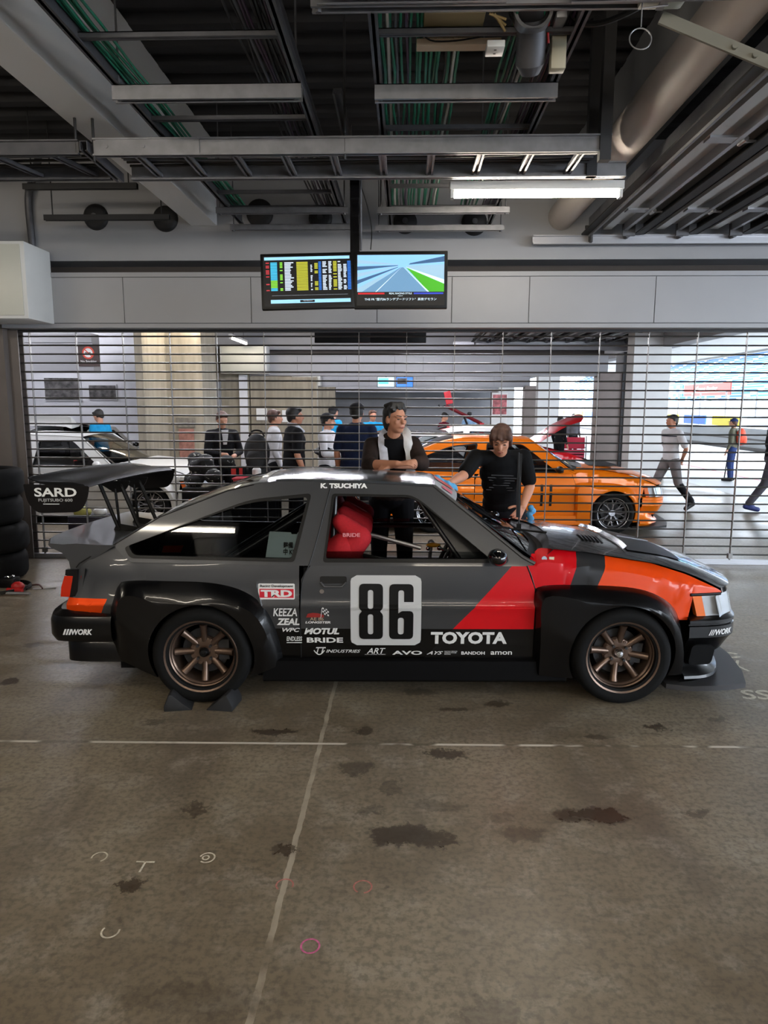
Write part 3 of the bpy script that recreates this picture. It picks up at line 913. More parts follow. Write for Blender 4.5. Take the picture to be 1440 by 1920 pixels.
def wheel(car, loc, rim_m, left, kind='eight'):
    Wd = .205
    bm = MB()
    # rim barrel, outer face toward -Y
    prof = [(.170, Wd), (.172, .07), (.175, .062), (.182, .056), (.184, .042), (.191, .036), (.193, .022), (.199, .016), (.202, .004), (.211, .0), (.2145, .004), (.212, .016), (.203, .03), (.195, .07), (.19, Wd)]
    bm.lathe(prof, 48, axis='Y')
    d = .092
    if kind == 'eight':
        bm.lathe([(.001, d - .012), (.03, d - .012), (.034, d), (.064, d - .004), (.082, d + .002), (.090, d + .014), (.086, d + .05), (.001, d + .05)], 32, axis='Y')
        for k in range(8):
            a = 2 * PI * (k + .5 * 0) / 8
            c, s = math.cos(a), math.sin(a)
            bm.tube([(c * .062, d + .012, s * .062), (c * .10, d + .006, s * .10), (c * .14, d - .002, s * .14), (c * .172, d - .012, s * .172)], [.019, .0195, .0205, .024], 12)
            a2 = a + PI / 8
            bm.tube([(math.cos(a2) * .071, d + .006, math.sin(a2) * .071), (math.cos(a2) * .071, d - .006, math.sin(a2) * .071)], .011, 8)
    else:
        bm.lathe([(.001, .05), (.04, .05), (.055, .07), (.06, .12), (.001, .12)], 24, axis='Y')
        for k in range(8):
            a = 2 * PI * k / 8
            for e in (-.1, .1):
                c, s = math.cos(a + e * .6), math.sin(a + e * .6); c2, s2 = math.cos(a + e * 1.6), math.sin(a + e * 1.6)
                bm.tube([(c * .045, .075, s * .045), (c * .11, .06, s * .11), (c2 * .172, .05, s2 * .172)], .008, 6)
    w = bm.build('wheel', rim_m, car, smooth=32, loc=None)
    b = MB()
    R = .286
    b.lathe([(.190, .012), (.205, .004), (.235, -.006), (.258, -.004), (.274, .010), (.282, .028), (R, .05), (R, .16), (.280, .19), (.26, .21), (.2, .205), (.190, .2)], 56, axis='Y', closed=True)
    b.build('tyre', M_rubber, w, smooth=60)
    b = MB(); b.lathe([(.001, .055), (.018, .057), (.026, .066), (.030, .082)], 20, axis='Y'); b.build('centre_cap', M_chrome if kind == 'eight' and loc[0] > 0 else M_black, w)
    b = MB(); b.lathe([(.001, .125), (.135, .125), (.135, .145), (.001, .145)], 32, axis='Y'); b.bx(.08, .14, .10, .17, -.05, .07); b.build('brake_disc', M_dark, w)
    if kind == 'eight':
        b = MB()
        for k in range(4):
            a = 2 * PI * (k + .5) / 4
            b.tube([(math.cos(a) * .052, d + .01, math.sin(a) * .052), (math.cos(a) * .052, d - .022, math.sin(a) * .052)], .0085, 6)
        b.build('wheel_nuts', M_dark, w)
    w.location = loc
    if left: w.rotation_euler = (0, 0, PI)
    else: w.rotation_euler = (0, .13 if loc[0] > 0 else 0.0, 0)
    return w

def make_car(name, label, loc, rz, P, wing=False, shear=.03, hatch_open=False, hood_open=False, detail=True, group=None):
    car = thing(name, label, 'car', loc, rz, group)
    def cb(b, nm, m, **k):
        for v in b.bm.verts: v.co.z -= shear * (v.co.y + .8)
        par = k.pop('parent', car)
        return b.build(nm, m, par, **k)
    body = P['body']; low = P.get('lower', body); fl = P['flare']; trim = P.get('trim', M_black)
    def both(fn, nm, m, **k):
        out = []
        for s in (-1, 1):
            b = MB(); fn(b, s); out.append(cb(b, nm, m, **k))
        return out
    def arch(x, xc, r, base): 
        d = abs(x - xc)
        return .285 + math.sqrt(r * r - d * d) if d < r else base
    # --- quarter panels
    QT = [(-2.03, .75), (-1.96, .80), (-1.75, .89), (-1.715, .905), (-1.66, .852), (-1.60, .815), (-1.2, .808), (-.645, .799)]
    xs = [-2.03 + i * (1.386 / 46) for i in range(47)]
    zfr = [.0, .12, .25, .4, .52, .6, .7, .8, .9, 1.0]
    def panel_rows(b, s, xs, zb, zt, extra=(.545, .5555, .5625, .578)):
        rows = []
        for x in xs:
            a, c = zb(x), zt(x)
            zs = sorted(set([a + (c - a) * f for f in zfr]))
            row = []
            for i, z in enumerate(zs): row.append(z)
            # keep the crease crisp: move the nearest rows on to it
            for e in extra:
                if a < e < c:
                    k = min(range(1, len(row) - 1), key=lambda i: abs(row[i] - e) + (1 if row[i] in extra else 0))
                    row[k] = e
            row.sort()
            rows.append([(x, s * side_y(x, z), z) for z in row])
        b.grid(rows)
    def quarter(b, s):
        panel_rows(b, s, xs, lambda x: arch(x, -1.2, .33, .16 if x > -1.6 else .34), lambda x: interp(x, QT))
        for v in b.bm.verts:
            if v.co.x < -1.75:
                e = interp(v.co.z, [(.34, -2.0), (.52, -2.0), (.60, -1.985), (.75, -1.935), (.80, -1.93)])
                v.co.x = -1.75 + (v.co.x + 1.75) * (e + 1.75) / -.28
    both(quarter, 'quarter_panel', body)
    # --- doors
    def door(b, s):
        rows = []
        zs = [.245, .30, .36, .43, .50, .545, .5555, .5625, .578, .62, .67, .72, .76, .797]
        for i in range(25):
            u = i / 24
            rows.append([((lambda xl, xr: xl + (xr - xl) * u)(interp(z, [(.245, -.638), (.734, -.632), (.797, -.578)]), interp(z, [(.245, .704), (.672, .698), (.797, .652)])), z) for z in zs])
        b.grid([[(x, s * side_y(min(x, .65), z), z) for x, z in r] for r in rows])
    doors = both(door, 'door', body)
    if P.get('open_door'):
        OD = Matrix.Translation((.665, .79, 0)) @ Matrix.Rotation(-math.radians(P['open_door']), 4, 'Z') @ Matrix.Translation((-.665, -.79, 0))
        doors[1].data.transform(OD)
    # --- front fenders
    FT = [(.66, .80), (.70, .862), (.743, .886), (.986, .862), (1.155, .836), (1.402, .796), (1.6, .736), (1.76, .664), (1.80, .64)]
    xs2 = [.71 + i * (1.08 / 44) for i in range(45)]
    def fend(b, s):
        panel_rows(b, s, xs2, lambda x: (arch(x, 1.2, .33, .245 if x < 1.2 else .48) if x < 1.61 else .632), lambda x: max(interp(x, FT), .64))
        rows = [[(interp(z, [(.245, .709), (.672, .703), (.797, .657), (.86, .69)]), s * side_y(.70, z), z), (.712, s * side_y(.712, z), z)] for z in (.245, .43, .545, .5555, .5625, .578, .672, .74, .797, .86)]
        b.grid(rows)
    both(fend, 'front_fender', body)
    # --- greenhouse sides
    gout = [(-1.66, .852), (-1.60, .812), (-1.2, .806), (-.645, .797), (.70, .797)] + [(.632, .845), (.40, 1.03), (.134, 1.236)] + [p for p in RAIL[::-1][1:]]
    qh = rpoly([(-1.651, .893, .02), (-1.612, .834, .03), (-.672, .816, .02), (-.585, 1.196, .03), (-.95, 1.160, .1), (-1.294, 1.030, .1)])
    dh = rpoly([(-.466, 1.194, .02), (-.005, 1.187, .04), (.057, 1.155, .04), (.472, .815, .02), (-.510, .815, .02)])
    def inset(poly, d):
        cx = sum(p[0] for p in poly) / len(poly); cz = sum(p[1] for p in poly) / len(poly)
        mx = max(abs(p[0] - cx) for p in poly); mz = max(abs(p[1] - cz) for p in poly)
        return [(cx + (x - cx) * (1 - d / mx), cz + (z - cz) * (1 - d / mz)) for x, z in poly]
    def gfn(s, off=0.0): return lambda u, v, w: (u, s * (GH(v) + off - w), v)
    both(lambda b, s: b.plate(gout, [qh, dh], gfn(s), .03), 'window_frame', P.get('frame', body), smooth=30)
    both(lambda b, s: b.plate(qh, [inset(qh, .022)], gfn(s, .003), .03), 'window_trim', trim, smooth=30)
    both(lambda b, s: b.plate(dh, [inset(dh, .020)], gfn(s, .003), .03), 'window_trim', trim, smooth=30)
    def qg(b, s):
        b.plate(inset(qh, .02), (), gfn(s, -.010))
        return
        g = inset(qh, .02); n = len(g)
        cx = sum(p[0] for p in g) / n; cz = sum(p[1] for p in g) / n
        rings = []
        for k in range(6):
            f = 1 - k / 6
            rings.append([(cx + (x - cx) * f, s * (GH(cz + (z - cz) * f) - .012 + .012 * (1 - f * f)), cz + (z - cz) * f) for x, z in g])
        V = b.grid(rings, closed=True)
        b.bm.faces.new(V[-1])
    both(qg, 'quarter_window', M_glassd if detail else M_glassd)
    if not detail: both(lambda b, s: b.plate(inset(dh, .018), (), gfn(s, -.012)), 'door_window', M_glassd)
    else: both(lambda b, s: b.plate([(-.50, .80), (.46, .80), (.41, .872), (-.49, .872)], (), gfn(s, -.014)), 'door_window', M_glass)
    # --- roof
    def rail(x): return interp(x, RAIL)
    def roof(b):
        rows = []
        for i in range(15):
            u = i / 14
            row = []
            for j in range(21):
                v = -1 + j / 10
                x = -.86 + (.134 + .03 * (1 - v * v) + .86) * u
                z = rail(min(x, .134)) ; ye = GH(z) 
                row.append((x, v * ye, z + .036 * (1 - abs(v) ** 2.4) - (.008 if x > .10 else 0)))
            rows.append(row)
        b.grid(rows)
    b = MB(); roof(b); cb(b, 'roof', P.get('roof', body))
    both(lambda b, s: b.tube([(x, s * (GH(z) - .004), z + .002) for x, z in [p for p in RAIL if p[0] > -.9]], .009, 8), 'roof_gutter', P.get('roof', body))
    # --- hatch
    hfr, hgl = MB(), MB()
    rows = []
    ts = [0, .03, .06, .2, .35, .5, .65, .8, .92, 1.0]
    vs = [-1, -.94, -.88, -.6, -.3, 0, .3, .6, .88, .94, 1]
    for t in ts:
        x = -.86 - .85 * t; z = rail(x)
        rows.append([(x - .03 * (1 - v * v) * t, v * GH(z), z + .036 * (1 - abs(v) ** 2.4) * (1 - .5 * t) + .002) for v in vs])
    for i in range(len(ts) - 1):
        for j in range(len(vs) - 1):
            tgt = hgl if (ts[i] >= .055 and ts[i + 1] <= .93 and vs[j] >= -.89 and vs[j + 1] <= .89) else hfr
            tgt.quad(rows[i][j], rows[i][j + 1], rows[i + 1][j + 1], rows[i + 1][j])
    # duck tail
    prof = [(-1.70, .905), (-1.80, .905), (-1.92, .915), (-2.03, .930), (-2.10, .936), (-2.112, .928), (-2.10, .912), (-2.04, .878), (-2.005, .83), (-1.995, .76)]
    rows = []
    for j in range(17):
        v = -1 + j / 8
        w = .735 * v
        e = max(0, abs(v) - .8) / .2
        rows.append([((x - .05 * (1 - v * v) + .03 * e * e) if i > 2 else x - .03 * (1 - v * v), w * (1.0 if i < 7 else .985) * (.985 if i < 2 else 1), z - (.02 * e * e if i > 2 else 0)) for i, (x, z) in enumerate(prof)])
    dt = MB(); dt.grid(rows)
    for row in (rows[0], rows[-1]):
        f = dt.bm.faces.new([dt.bm.verts.new(p) for p in row])
    if hatch_open:
        M = Matrix.Translation((-.86, 0, 1.27)) @ Matrix.Rotation(math.radians(float(hatch_open)), 4, 'Y') @ Matrix.Translation((.86, 0, -1.27))
        for q in (hfr, hgl, dt): q.xf(M)
    hat = cb(hfr, 'tailgate', P.get('hatch', body))
    cb(hgl, 'rear_window', M_glassd, parent=hat)
    cb(dt, 'duck_tail_spoiler', P.get('tail', body), parent=hat)
    # --- windscreen
    def wsp(u, v):
        t = u
        xe = .134 + (.70 - .134) * t; ze = 1.236 + (.835 - 1.236) * t
        ye = GH(ze) - .01
        return Vector((xe + (.03 + .10 * t) * (1 - v * v), v * ye, ze + .026 * (1 - v * v) * (1 - t) + .012 * t * (1 - v * v)))
    vs = [-1, -.95, -.7, -.4, 0, .4, .7, .95, 1]; ts = [0, .1, .22, .24, .4, .6, .8, .92, 1]
    sun, gl, frt = MB(), MB(), MB()
    for i in range(len(ts) - 1):
        for j in range(len(vs) - 1):
            tgt = sun if ts[i + 1] <= .221 and detail and P.get('sun') else (frt if (abs(vs[j]) >= .949 and abs(vs[j + 1]) >= .949) or ts[i] >= .91 else gl)
            tgt.quad(wsp(ts[i], vs[j]), wsp(ts[i], vs[j + 1]), wsp(ts[i + 1], vs[j + 1]), wsp(ts[i + 1], vs[j]))
    wsg = cb(gl, 'windscreen', M_glass)
    cb(frt, 'windscreen_frit', trim, parent=wsg)
    if detail and P.get('sun'): cb(sun, 'sun_strip', P['sun'], parent=wsg)
    else: sun.bm.free()
    both(lambda b, s: b.tube([(.134, s * (GH(1.236) - .004), 1.237), (.40, s * (GH(1.03) - .004), 1.031), (.632, s * (GH(.845) - .004), .846), (.70, s * (GH(.81) - .004), .81)], .012, 8), 'screen_pillar_trim', P.get('frame', body))
    # cowl
    def cowl(b):
        rows = []
        for j in range(13):
            v = -1 + j / 6
            p = wsp(1, v)
            q = Vector((.80 + .09 * (1 - v * v), v * .70, .892 + .018 * (1 - v * v)))
            rows.append([tuple(p + Vector((-.03, 0, .0))), tuple(p.lerp(q, .5) + Vector((0, 0, -.03))), tuple(q + Vector((.02, 0, -.01)))])
        b.grid(rows)
    b = MB(); cowl(b); cb(b, 'cowl_panel', trim)
    # --- bonnet
    def hood(x_t, v):
        ye = .705 - .0 * x_t
        xb = .79 + .10 * (1 - v * v)
        xf = xfront(v * ye) - .012
        x = xb + (xf - xb) * x_t
        xe = .76 + (1.78 - .76) * x_t
        z = interp(xe, FT) + .003 + .022 * (1 - v * v)
        yy = v * (interp(xe, [(.7, .69), (1.2, .69), (1.6, .69), (1.8, .70)]))
        return Vector((x, yy, z))
    ts = [i / 14 for i in range(15)]; vs = [-1 + j / 9 for j in range(19)]
    HM = Matrix.Translation((.8, 0, .9)) @ Matrix.Rotation(math.radians(-float(hood_open)), 4, 'Y') @ Matrix.Translation((-.8, 0, -.9)) if hood_open else Matrix.Identity(4)
    b = MB(); b.grid([[hood(t, v) for v in vs] for t in ts]); b.xf(HM); hd = cb(b, 'bonnet', P.get('hood', body))
    if detail:
        b = MB()
        hp = lambda t, v, o=.004: hood(t, v) + Vector((0, 0, o))
        b.grid([[hp(t + .05 * abs(v), v, .005) for v in (-.72, -.5, -.25, 0, .25, .5, .72)] for t in (.40, .48, .56, .64, .70)])
        vt = cb(b, 'bonnet_vent', M_black, parent=hd)
        b = MB(); b.grid([[hp(.40 + .05 * abs(v) - .02 * (1 - k), v, .003 + .022 * k) for k in (0, 1)] for v in (-.72, -.5, -.25, 0, .25, .5, .72)]); cb(b, 'vent_lip', P.get('hood', body), parent=hd, solid=.004)
        b = MB(); b.tube([hp(.45, -.15, .02), hp(.66, -.05, .012)], .005, 6); cb(b, 'vent_strut', M_alu, parent=hd)
        for i in range(6):
            t0 = .20 + .022 * i
            b = MB(); b.grid([[hp(t0, v, .010), hp(t0 + .012, v, .004)] for v in (-.52, -.35, -.18)]); cb(b, 'louvre', M_black, parent=hd)
    # --- nose: headlights, grille, bumper
    def hl(b, s, y0, y1, z0=.500, z1=.622, o=0.0):
        rows = []
        for i in range(9):
            y = y0 + (y1 - y0) * i / 8
            rows.append([(xfront(y) + .0 + (.622 - z) * .28 * 1.0 + o - .02, s * y, z) for z in (z0, (z0 + z1) / 2, z1)])
        b.grid(rows)
    both(lambda b, s: hl(b, s, .40, .775), 'headlight', mat('headlight_lens', '#aab0b6', .1, .2, coat=.8))
    def amb(b, s):
        b.plate([(1.612, .622), (1.668, .622), (1.702, .502), (1.648, .502)], (), lambda u, v, w: (u, s * (side_y(u, .6) + .0 - w), v), .05)
    both(amb, 'indicator_lens', M_amber)
    def clear(b, s):
        b.plate([(1.668, .622), (1.775, .622), (1.80, .56), (1.81, .502), (1.702, .502)], (), lambda u, v, w: (u, s * (side_y(u, .6) - w), v), .05)
    both(clear, 'headlight_side_lens', mat('headlight_lens2', '#b9bec4', .12, .1, coat=.8))
    both(lambda b, s: b.tube([(1.60, s * (side_y(1.6, .63)), .63), (1.70, s * side_y(1.70, .63), .63), (1.785, s * side_y(1.785, .63), .632)], .009, 8), 'headlight_brow', trim)
    b = MB(); rows = []
    for i in range(13):
        y = -.41 + .82 * i / 12
        rows.append([(xfront(y) + (.622 - z) * .25 - .03, y, z) for z in (.5, .56, .625)])
    b.grid(rows); cb(b, 'grille', trim)
    def sweep(b, path, prof):
        path = smooth_line([(p[0], p[1], 0) for p in path], 2)
        rows = []
        for i, p in enumerate(path):
            d = (path[min(i + 1, len(path) - 1)] - path[max(i - 1, 0)]).normalized()
            nrm = Vector((d.y, -d.x, 0))
            rows.append([(p.x + nrm.x * o, p.y + nrm.y * o, z) for o, z in prof])
        b.grid(rows)
    fp = [(1.59, -.808), (1.78, -.79), (1.91, -.70), (1.985, -.45), (2.03, 0), (1.985, .45), (1.91, .70), (1.78, .79), (1.59, .808)]
    b = MB(); sweep(b, fp, [(-.09, .50), (-.02, .497), (.0, .486), (0, .468), (-.012, .462), (-.012, .455), (0, .45), (0, .385), (-.02, .36), (-.06, .29), (-.10, .25)]); cb(b, 'front_bumper', P.get('bumper', fl), smooth=30)
    fp2 = [(1.56, -.80), (1.70, -.78), (1.80, -.66), (1.90, -.40), (1.93, 0), (1.90, .40), (1.80, .66), (1.70, .78), (1.56, .80)]
    b = MB(); sweep(b, fp2, [(-.03, .36), (-.04, .30), (-.03, .22), (.0, .185), (.035, .165), (.04, .150), (.0, .14), (-.02, .10)]); cb(b, 'air_dam', P.get('bumper', fl), smooth=35)
    if detail:
        both(lambda b, s: b.plate(rpoly([(1.60, .22, .03), (1.74, .22, .03), (1.76, .33, .03), (1.62, .34, .03)]), (), lambda u, v, w: (u, s * (.795 - (u - 1.6) * .10 - w), v), .03), 'brake_duct', M_int, smooth=30)
    sp = [(1.48, -.80), (1.60, -.86), (1.80, -.872), (1.915, -.85), (1.99, -.66), (2.06, -.35), (2.085, 0)]
    sp = sp + [(x, -y) for x, y in sp[::-1][1:]]
    b = MB(); b.plate(sp, (), lambda u, v, w: (u, v, .078 + (u - 1.5) * .06 + w), .03); cb(b, 'front_splitter', P.get('splitter', M_black), smooth=30)
    # --- tail: lights, panel, bumper
    def xr(y): return interp(abs(y), [(0, -2.07), (.5, -2.055), (.66, -2.02), (.74, -1.95), (.76, -1.92)])
    b = MB(); b.grid([[(xr(y) + .02 + max(0, z - .6) * .3, y, z) for z in (.50, .6, .7, .77)] for y in [-.75 + 1.5 * i / 20 for i in range(21)]]); cb(b, 'tail_panel', trim)
    def tl(b, s):
        ys = [.30, .45, .55, .62, .68, .72, .745]
        b.grid([[(xr(y) + .006 + max(0, z - .6) * .3, s * y, z) for z in (.600, .615, .665, .715, .728)] for y in ys])
        b.plate([(-1.945, .728), (-1.972, .605), (-2.03, .603), (-2.022, .66), (-1.995, .728)], (), lambda u, v, w: (u, s * (.752 - w - .3 * max(0, -1.98 - u)), v), .03)
    both(tl, 'tail_light', M_redlens)
    both(lambda b, s: b.plate([(-1.92, .765), (-1.925, .61), (-1.972, .605), (-1.945, .728), (-1.99, .732), (-1.985, .765)], (), lambda u, v, w: (u, s * (.750 - w), v), .03), 'tail_light_surround', trim, smooth=30)
    rp = [(-1.72, -.812), (-2.0, -.812), (-2.09, -.775), (-2.155, -.56), (-2.175, 0), (-2.155, .56), (-2.09, .775), (-2.0, .812), (-1.72, .812)]
    b = MB(); sweep(b, rp[::-1], [(-.12, .512), (-.06, .530), (-.012, .50), (0, .47), (0, .385), (-.02, .35), (-.10, .335)]); cb(b, 'rear_bumper', P.get('bumper', fl), smooth=35)
    rp2 = [(-1.62, -.78), (-1.93, -.78), (-2.02, -.74), (-2.06, -.5), (-2.08, 0), (-2.06, .5), (-2.02, .74), (-1.93, .78), (-1.62, .78)]
    b = MB(); sweep(b, rp2[::-1], [(-.02, .36), (0, .33), (0, .225), (-.04, .215)]); cb(b, 'rear_valance', P.get('bumper', fl), smooth=35)
    # --- wide arches
    def flare(b, s, T, Rr, xc, r, a0, a1):
        n = 44
        Tp = resample(smooth_line([(x, 0, z) for x, z in T], 2), n); Rp = resample(smooth_line([(x, 0, z) for x, z in Rr], 3), n)
        rows = [[], [], [], [], [], [], []]
        for i in range(n):
            f = i / (n - 1)
            a = math.radians(a0 + (a1 - a0) * f)
            L = Vector((xc + r * math.cos(a), 0, max(.12, .285 + r * math.sin(a))))
            t, q = Tp[i], Rp[i]
            ty = side_y(t.x, max(.15, t.z)) - .004
            e = min(1, min(f, 1 - f) * 5)
            out = .815 + .055 * e
            rows[0].append((t.x, s * (ty - .02), t.z)); rows[1].append((t.x, s * (ty + .006), t.z))
            m_ = t.lerp(q, .5); rows[2].append((m_.x, s * (ty * .45 + out * .55), m_.z + .006))
            rows[3].append((q.x, s * out, q.z))
            m_ = q.lerp(L, .55); rows[4].append((m_.x, s * (out + .004), m_.z))
            rows[5].append((L.x, s * (out - .002), L.z)); rows[6].append((xc + (L.x - xc) * 1.01, s * .66, .285 + (L.z - .285) * 1.01))
        b.grid(rows)
    FTp = [(.705, .20), (.70, .45), (.690, .66), (.735, .685), (.871, .692), (1.198, .685), (1.362, .655), (1.487, .585), (1.545, .50), (1.572, .35), (1.578, .17)]
    FRp = [(.735, .16), (.73, .40), (.712, .640), (.82, .652), (1.0, .607), (1.27, .605), (1.41, .560), (1.50, .48), (1.53, .40), (1.555, .30), (1.56, .17)]
    both(lambda b, s: flare(b, s, FTp, FRp, 1.2, .302, 208, -24), 'front_wheel_arch', fl, smooth=40)
    RTp = [(-1.75, .235), (-1.745, .42), (-1.725, .55), (-1.680, .69), (-1.640, .708), (-1.4, .707), (-1.125, .702), (-.932, .648), (-.815, .535), (-.755, .33), (-.745, .20)]
    RRp = [(-1.62, .22), (-1.66, .42), (-1.665, .60), (-1.60, .655), (-1.46, .61), (-1.30, .598), (-1.08, .610), (-.93, .575), (-.84, .48), (-.80, .30), (-.80, .20)]
    both(lambda b, s: flare(b, s, RTp, RRp, -1.2, .302, 208, -28), 'rear_wheel_arch', fl, smooth=40)
    # --- skirts, underbody
    both(lambda b, s: b.grid([[(x, s * y, z) for y, z in ((.74, .252), (.785, .247), (.800, .238), (.802, .125), (.79, .112), (.70, .11))] for x in (-.86, -.74, -.66, 0, .5, .72, .9)]), 'side_skirt', P.get('skirt', fl), smooth=30)
    b = MB(); b.bx(-1.75, 1.65, -.62, .62, .13, .20); b.bx(-2.0, -1.72, -.7, .7, .24, .60); b.bx(1.45, 1.84, -.55, .55, .12, .55); b.bx(.75, 1.7, -.52, .52, .18, .70); b.bx(-1.95, -.85, -.52, .52, .15, .62); b.bx(-.9, .9, -.74, .74, .13, .22)  # includes black filler boxes that block light through engine bay and boot
    cb(b, 'underbody_fillers', M_int, smooth=0)
    def well(b, s):
        for xc in (-1.2, 1.2):
            b.grid([[(xc + .325 * math.cos(a), s * y, .285 + .325 * math.sin(a)) for y in (.80, .52)] for a in [math.radians(-15 + 210 * i / 24) for i in range(25)]])
    both(well, 'wheel_well', M_int)
    # --- cabin
    b = MB(); b.bx(.38, .70, -.66, .66, .60, .80); b.bx(.44, .72, -.66, .66, .30, .62); cb(b, 'dashboard', M_int, bevel=.03, smooth=40)
    dc = both(lambda b, s: b.bx(-.62, .66, min(s * .735, s * .768), max(s * .735, s * .768), .25, .785), 'door_card', M_int, smooth=0)
    if P.get('open_door'): dc[1].data.transform(OD)
    if detail:
        for sy in (-.36, .36):
            b = MB()
            rows = []
            for (z, x, w, dpt) in ((.22, -.30, .20, .16), (.34, -.36, .22, .15), (.55, -.43, .24, .13), (.74, -.49, .25, .12), (.86, -.52, .235, .115), (.92, -.535, .19, .11), (1.00, -.55, .165, .12), (1.09, -.56, .15, .10), (1.13, -.565, .09, .05)):
                ring = []
                for k in range(20):
                    a = 2 * PI * k / 20
                    c, s_ = math.cos(a), math.sin(a)
                    ring.append((x + (dpt * c + (.10 if c > 0 and .5 < z < .95 else .05) * abs(s_) ** 3), sy + w * (abs(s_) ** .7 * (1 if s_ > 0 else -1)), z))
                rows.append(ring)
            V = b.grid(rows, closed=True); b.bm.faces.new(V[0][::-1]); b.bm.faces.new(V[-1])
            b.box((-.10, sy, .34), (.46, .46, .16), Matrix.Rotation(-.12, 3, 'Y'))
            st = cb(b, 'bucket_seat', M_seat, sub=1)
            # side bolsters at the shoulders
            for e in (-1, 1):
                b = MB(); b.cone((-.47, sy + e * .20, .70), (-.31, sy + e * .225, .93), .085, .075); b.cone((-.31, sy + e * .225, .93), (-.42, sy + e * .2, 1.02), .075, .05); b.cone((-.40, sy + e * .21, .86), (-.50, sy + e * .2, .80), .10, .09); cb(b, 'shoulder_bolster', M_seat, parent=st, smooth=60)
            if sy < 0: text('seat_lettering', 'BRIDE', mat('pink_thread', '#d98a90', .7), st, lambda u, v: (-.40 + u, sy - .312, .945 + v), .10, .022, bold=.02)
        b = MB()
        for s in (-1, 1):
            b.tube([(.58, s * .60, .25), (.56, s * .60, .80), (.08, s * .50, 1.17), (-.45, s * .50, 1.19), (-.47, s * .60, .8), (-.47, s * .62, .22)], .02, 10)
            b.tube([(-.45, s * .50, 1.18), (-1.35, s * .5, .62)], .02, 10)
            b.tube([(.04, s * .53, 1.155), (.29, s * .62, .80), (.36, s * .64, .70)], .015, 10)
            b.tube([(-.45, s * .62, .62), (.52, s * .62, .42)], .02, 10)
        b.tube([(.08, -.50, 1.17), (.08, .5, 1.17)], .02, 10); b.tube([(-.45, -.50, 1.19), (-.45, .5, 1.19)], .02, 10); b.tube([(-.45, .5, 1.18), (-1.35, -.5, .62)], .018, 10); b.tube([(-.47, -.6, .7), (-.47, .6, .7)], .02, 10)
        cb(b, 'roll_cage', M_cage)
        def gus(b, s):
            tri = [(.05, 1.15), (.12, 1.15), (.57, .80), (.30, .80)]
            hs = [[(x + .011 * math.cos(2 * PI * k / 10), z + .011 * math.sin(2 * PI * k / 10)) for k in range(10)] for x, z in ((.20, 1.065), (.255, 1.02), (.31, .975), (.365, .93), (.42, .885), (.46, .85))]
            b.plate(tri, hs, lambda u, v, w: (u, s * (.56 - .3 * (v - .8) - w + .03), v), .003)
        both(gus, 'cage_gusset', M_cage, smooth=0)
        b = MB(); R_ = Matrix.Rotation(math.radians(-65), 3, 'Y')
        pts = [Vector((.24, -.36, .80)) + R_ @ Vector((.165 * math.cos(2 * PI * k / 28), .165 * math.sin(2 * PI * k / 28), 0)) for k in range(29)]
        b.tube(pts, .014, 8, cap=False); b.tube([pts[0], (.24, -.36, .80), pts[14]], .009, 6); b.tube([(.24, -.36, .80), (.44, -.36, .72)], .022, 8); cb(b, 'steering_wheel', M_black)
        b = MB(); b.tube([(-.42, -.12, .90), (-.22, -.16, .875), (.08, -.2, .80)], .015, 8); cb(b, 'harness_bar', M_alu)
        b = MB(); b.tube([(.12, .02, .35), (.16, .0, .78)], .012, 8); b.ball((.16, 0, .80), .024, 10, 8); cb(b, 'gear_lever', M_alu)
        b = MB(); b.ball((.17, -.08, .80), (.05, .03, .016), 12, 6); cb(b, 'switch_cluster', mat('amber_switch', '#b07a18', .4)); 
        b = MB(); b.tube([(.20, -.2, .80), (.32, -.25, .77)], .01, 6); b.ball((.20, -.2, .80), .016, 8, 6); b.ball((.12, -.3, .815), .014, 8, 6); cb(b, 'column_stalk', M_chrome)
        b = MB(); b.plate([(-.845, .83), (-.655, .83), (-.64, .97), (-.665, .97), (-.67, .96), (-.70, .96), (-.705, .97), (-.83, .975)], (), lambda u, v, w: (u, -(GH(v) - .045 - w), v), .003)
        nt = cb(b, 'paper_notice', mat('pale_paper', '#b9cccc', .8), smooth=0)
        text('notice_lettering', '整備\n中 KIT', M_black, nt, lambda u, v: (-.745 + u, -(GH(.845 + v) - .040), .845 + v), .08, .07, bold=.03)
    # mirror
    def mir(b, s):
        b.ball((.47, s * .86, .865), (.055, .075, .048), 16, 10)
        b.tube([(.53, s * .76, .83), (.49, s * .83, .845)], .02, 8)
    mr = both(mir, 'door_mirror', M_gloss if P.get('mirror') is None else P['mirror'], smooth=60)
    if P.get('open_door'): mr[1].data.transform(OD)
    # shut lines, handle
    if detail:
        ln = [(-.473, 1.245), (-.580, .80), (-.628, .735), (-.640, .50), (-.641, .25)]
        ln2 = [(.655, .80), (.70, .672), (.707, .25)]
        def seam(b, s):
            q = [(x, s * (GH(z) + .001 if z > .80 else side_y(min(x, .65), z) + .0005), z) for x, z in smooth_line([Vector((a[0], a[1])) for a in ln], 2)]
            b.tube(q, .0035, 6)
        def seam2(b, s):
            b.tube([(x, s * (side_y(.70, z) + .0005), z) for x, z in [(.655, .80), (.68, .74), (.70, .672), (.703, .56), (.707, .25)]], .0035, 6)
        def seam3(b, s):
            b.tube([(x, s * (side_y(x, z) + .0005), z) for x, z in [(-1.93, .775), (-1.91, .80), (-1.83, .85), (-1.75, .89), (-1.715, .905)]], .004, 6)
        def seam4(b, s):
            b.tube([(x, s * (GH(z) + .001), z) for x, z in [(-1.715, .905), (-1.464, 1.06), (-1.081, 1.208), (-.93, 1.243)]], .0035, 6)
        for sm in (seam, seam2, seam3, seam4): both(sm, 'panel_gap', M_black)
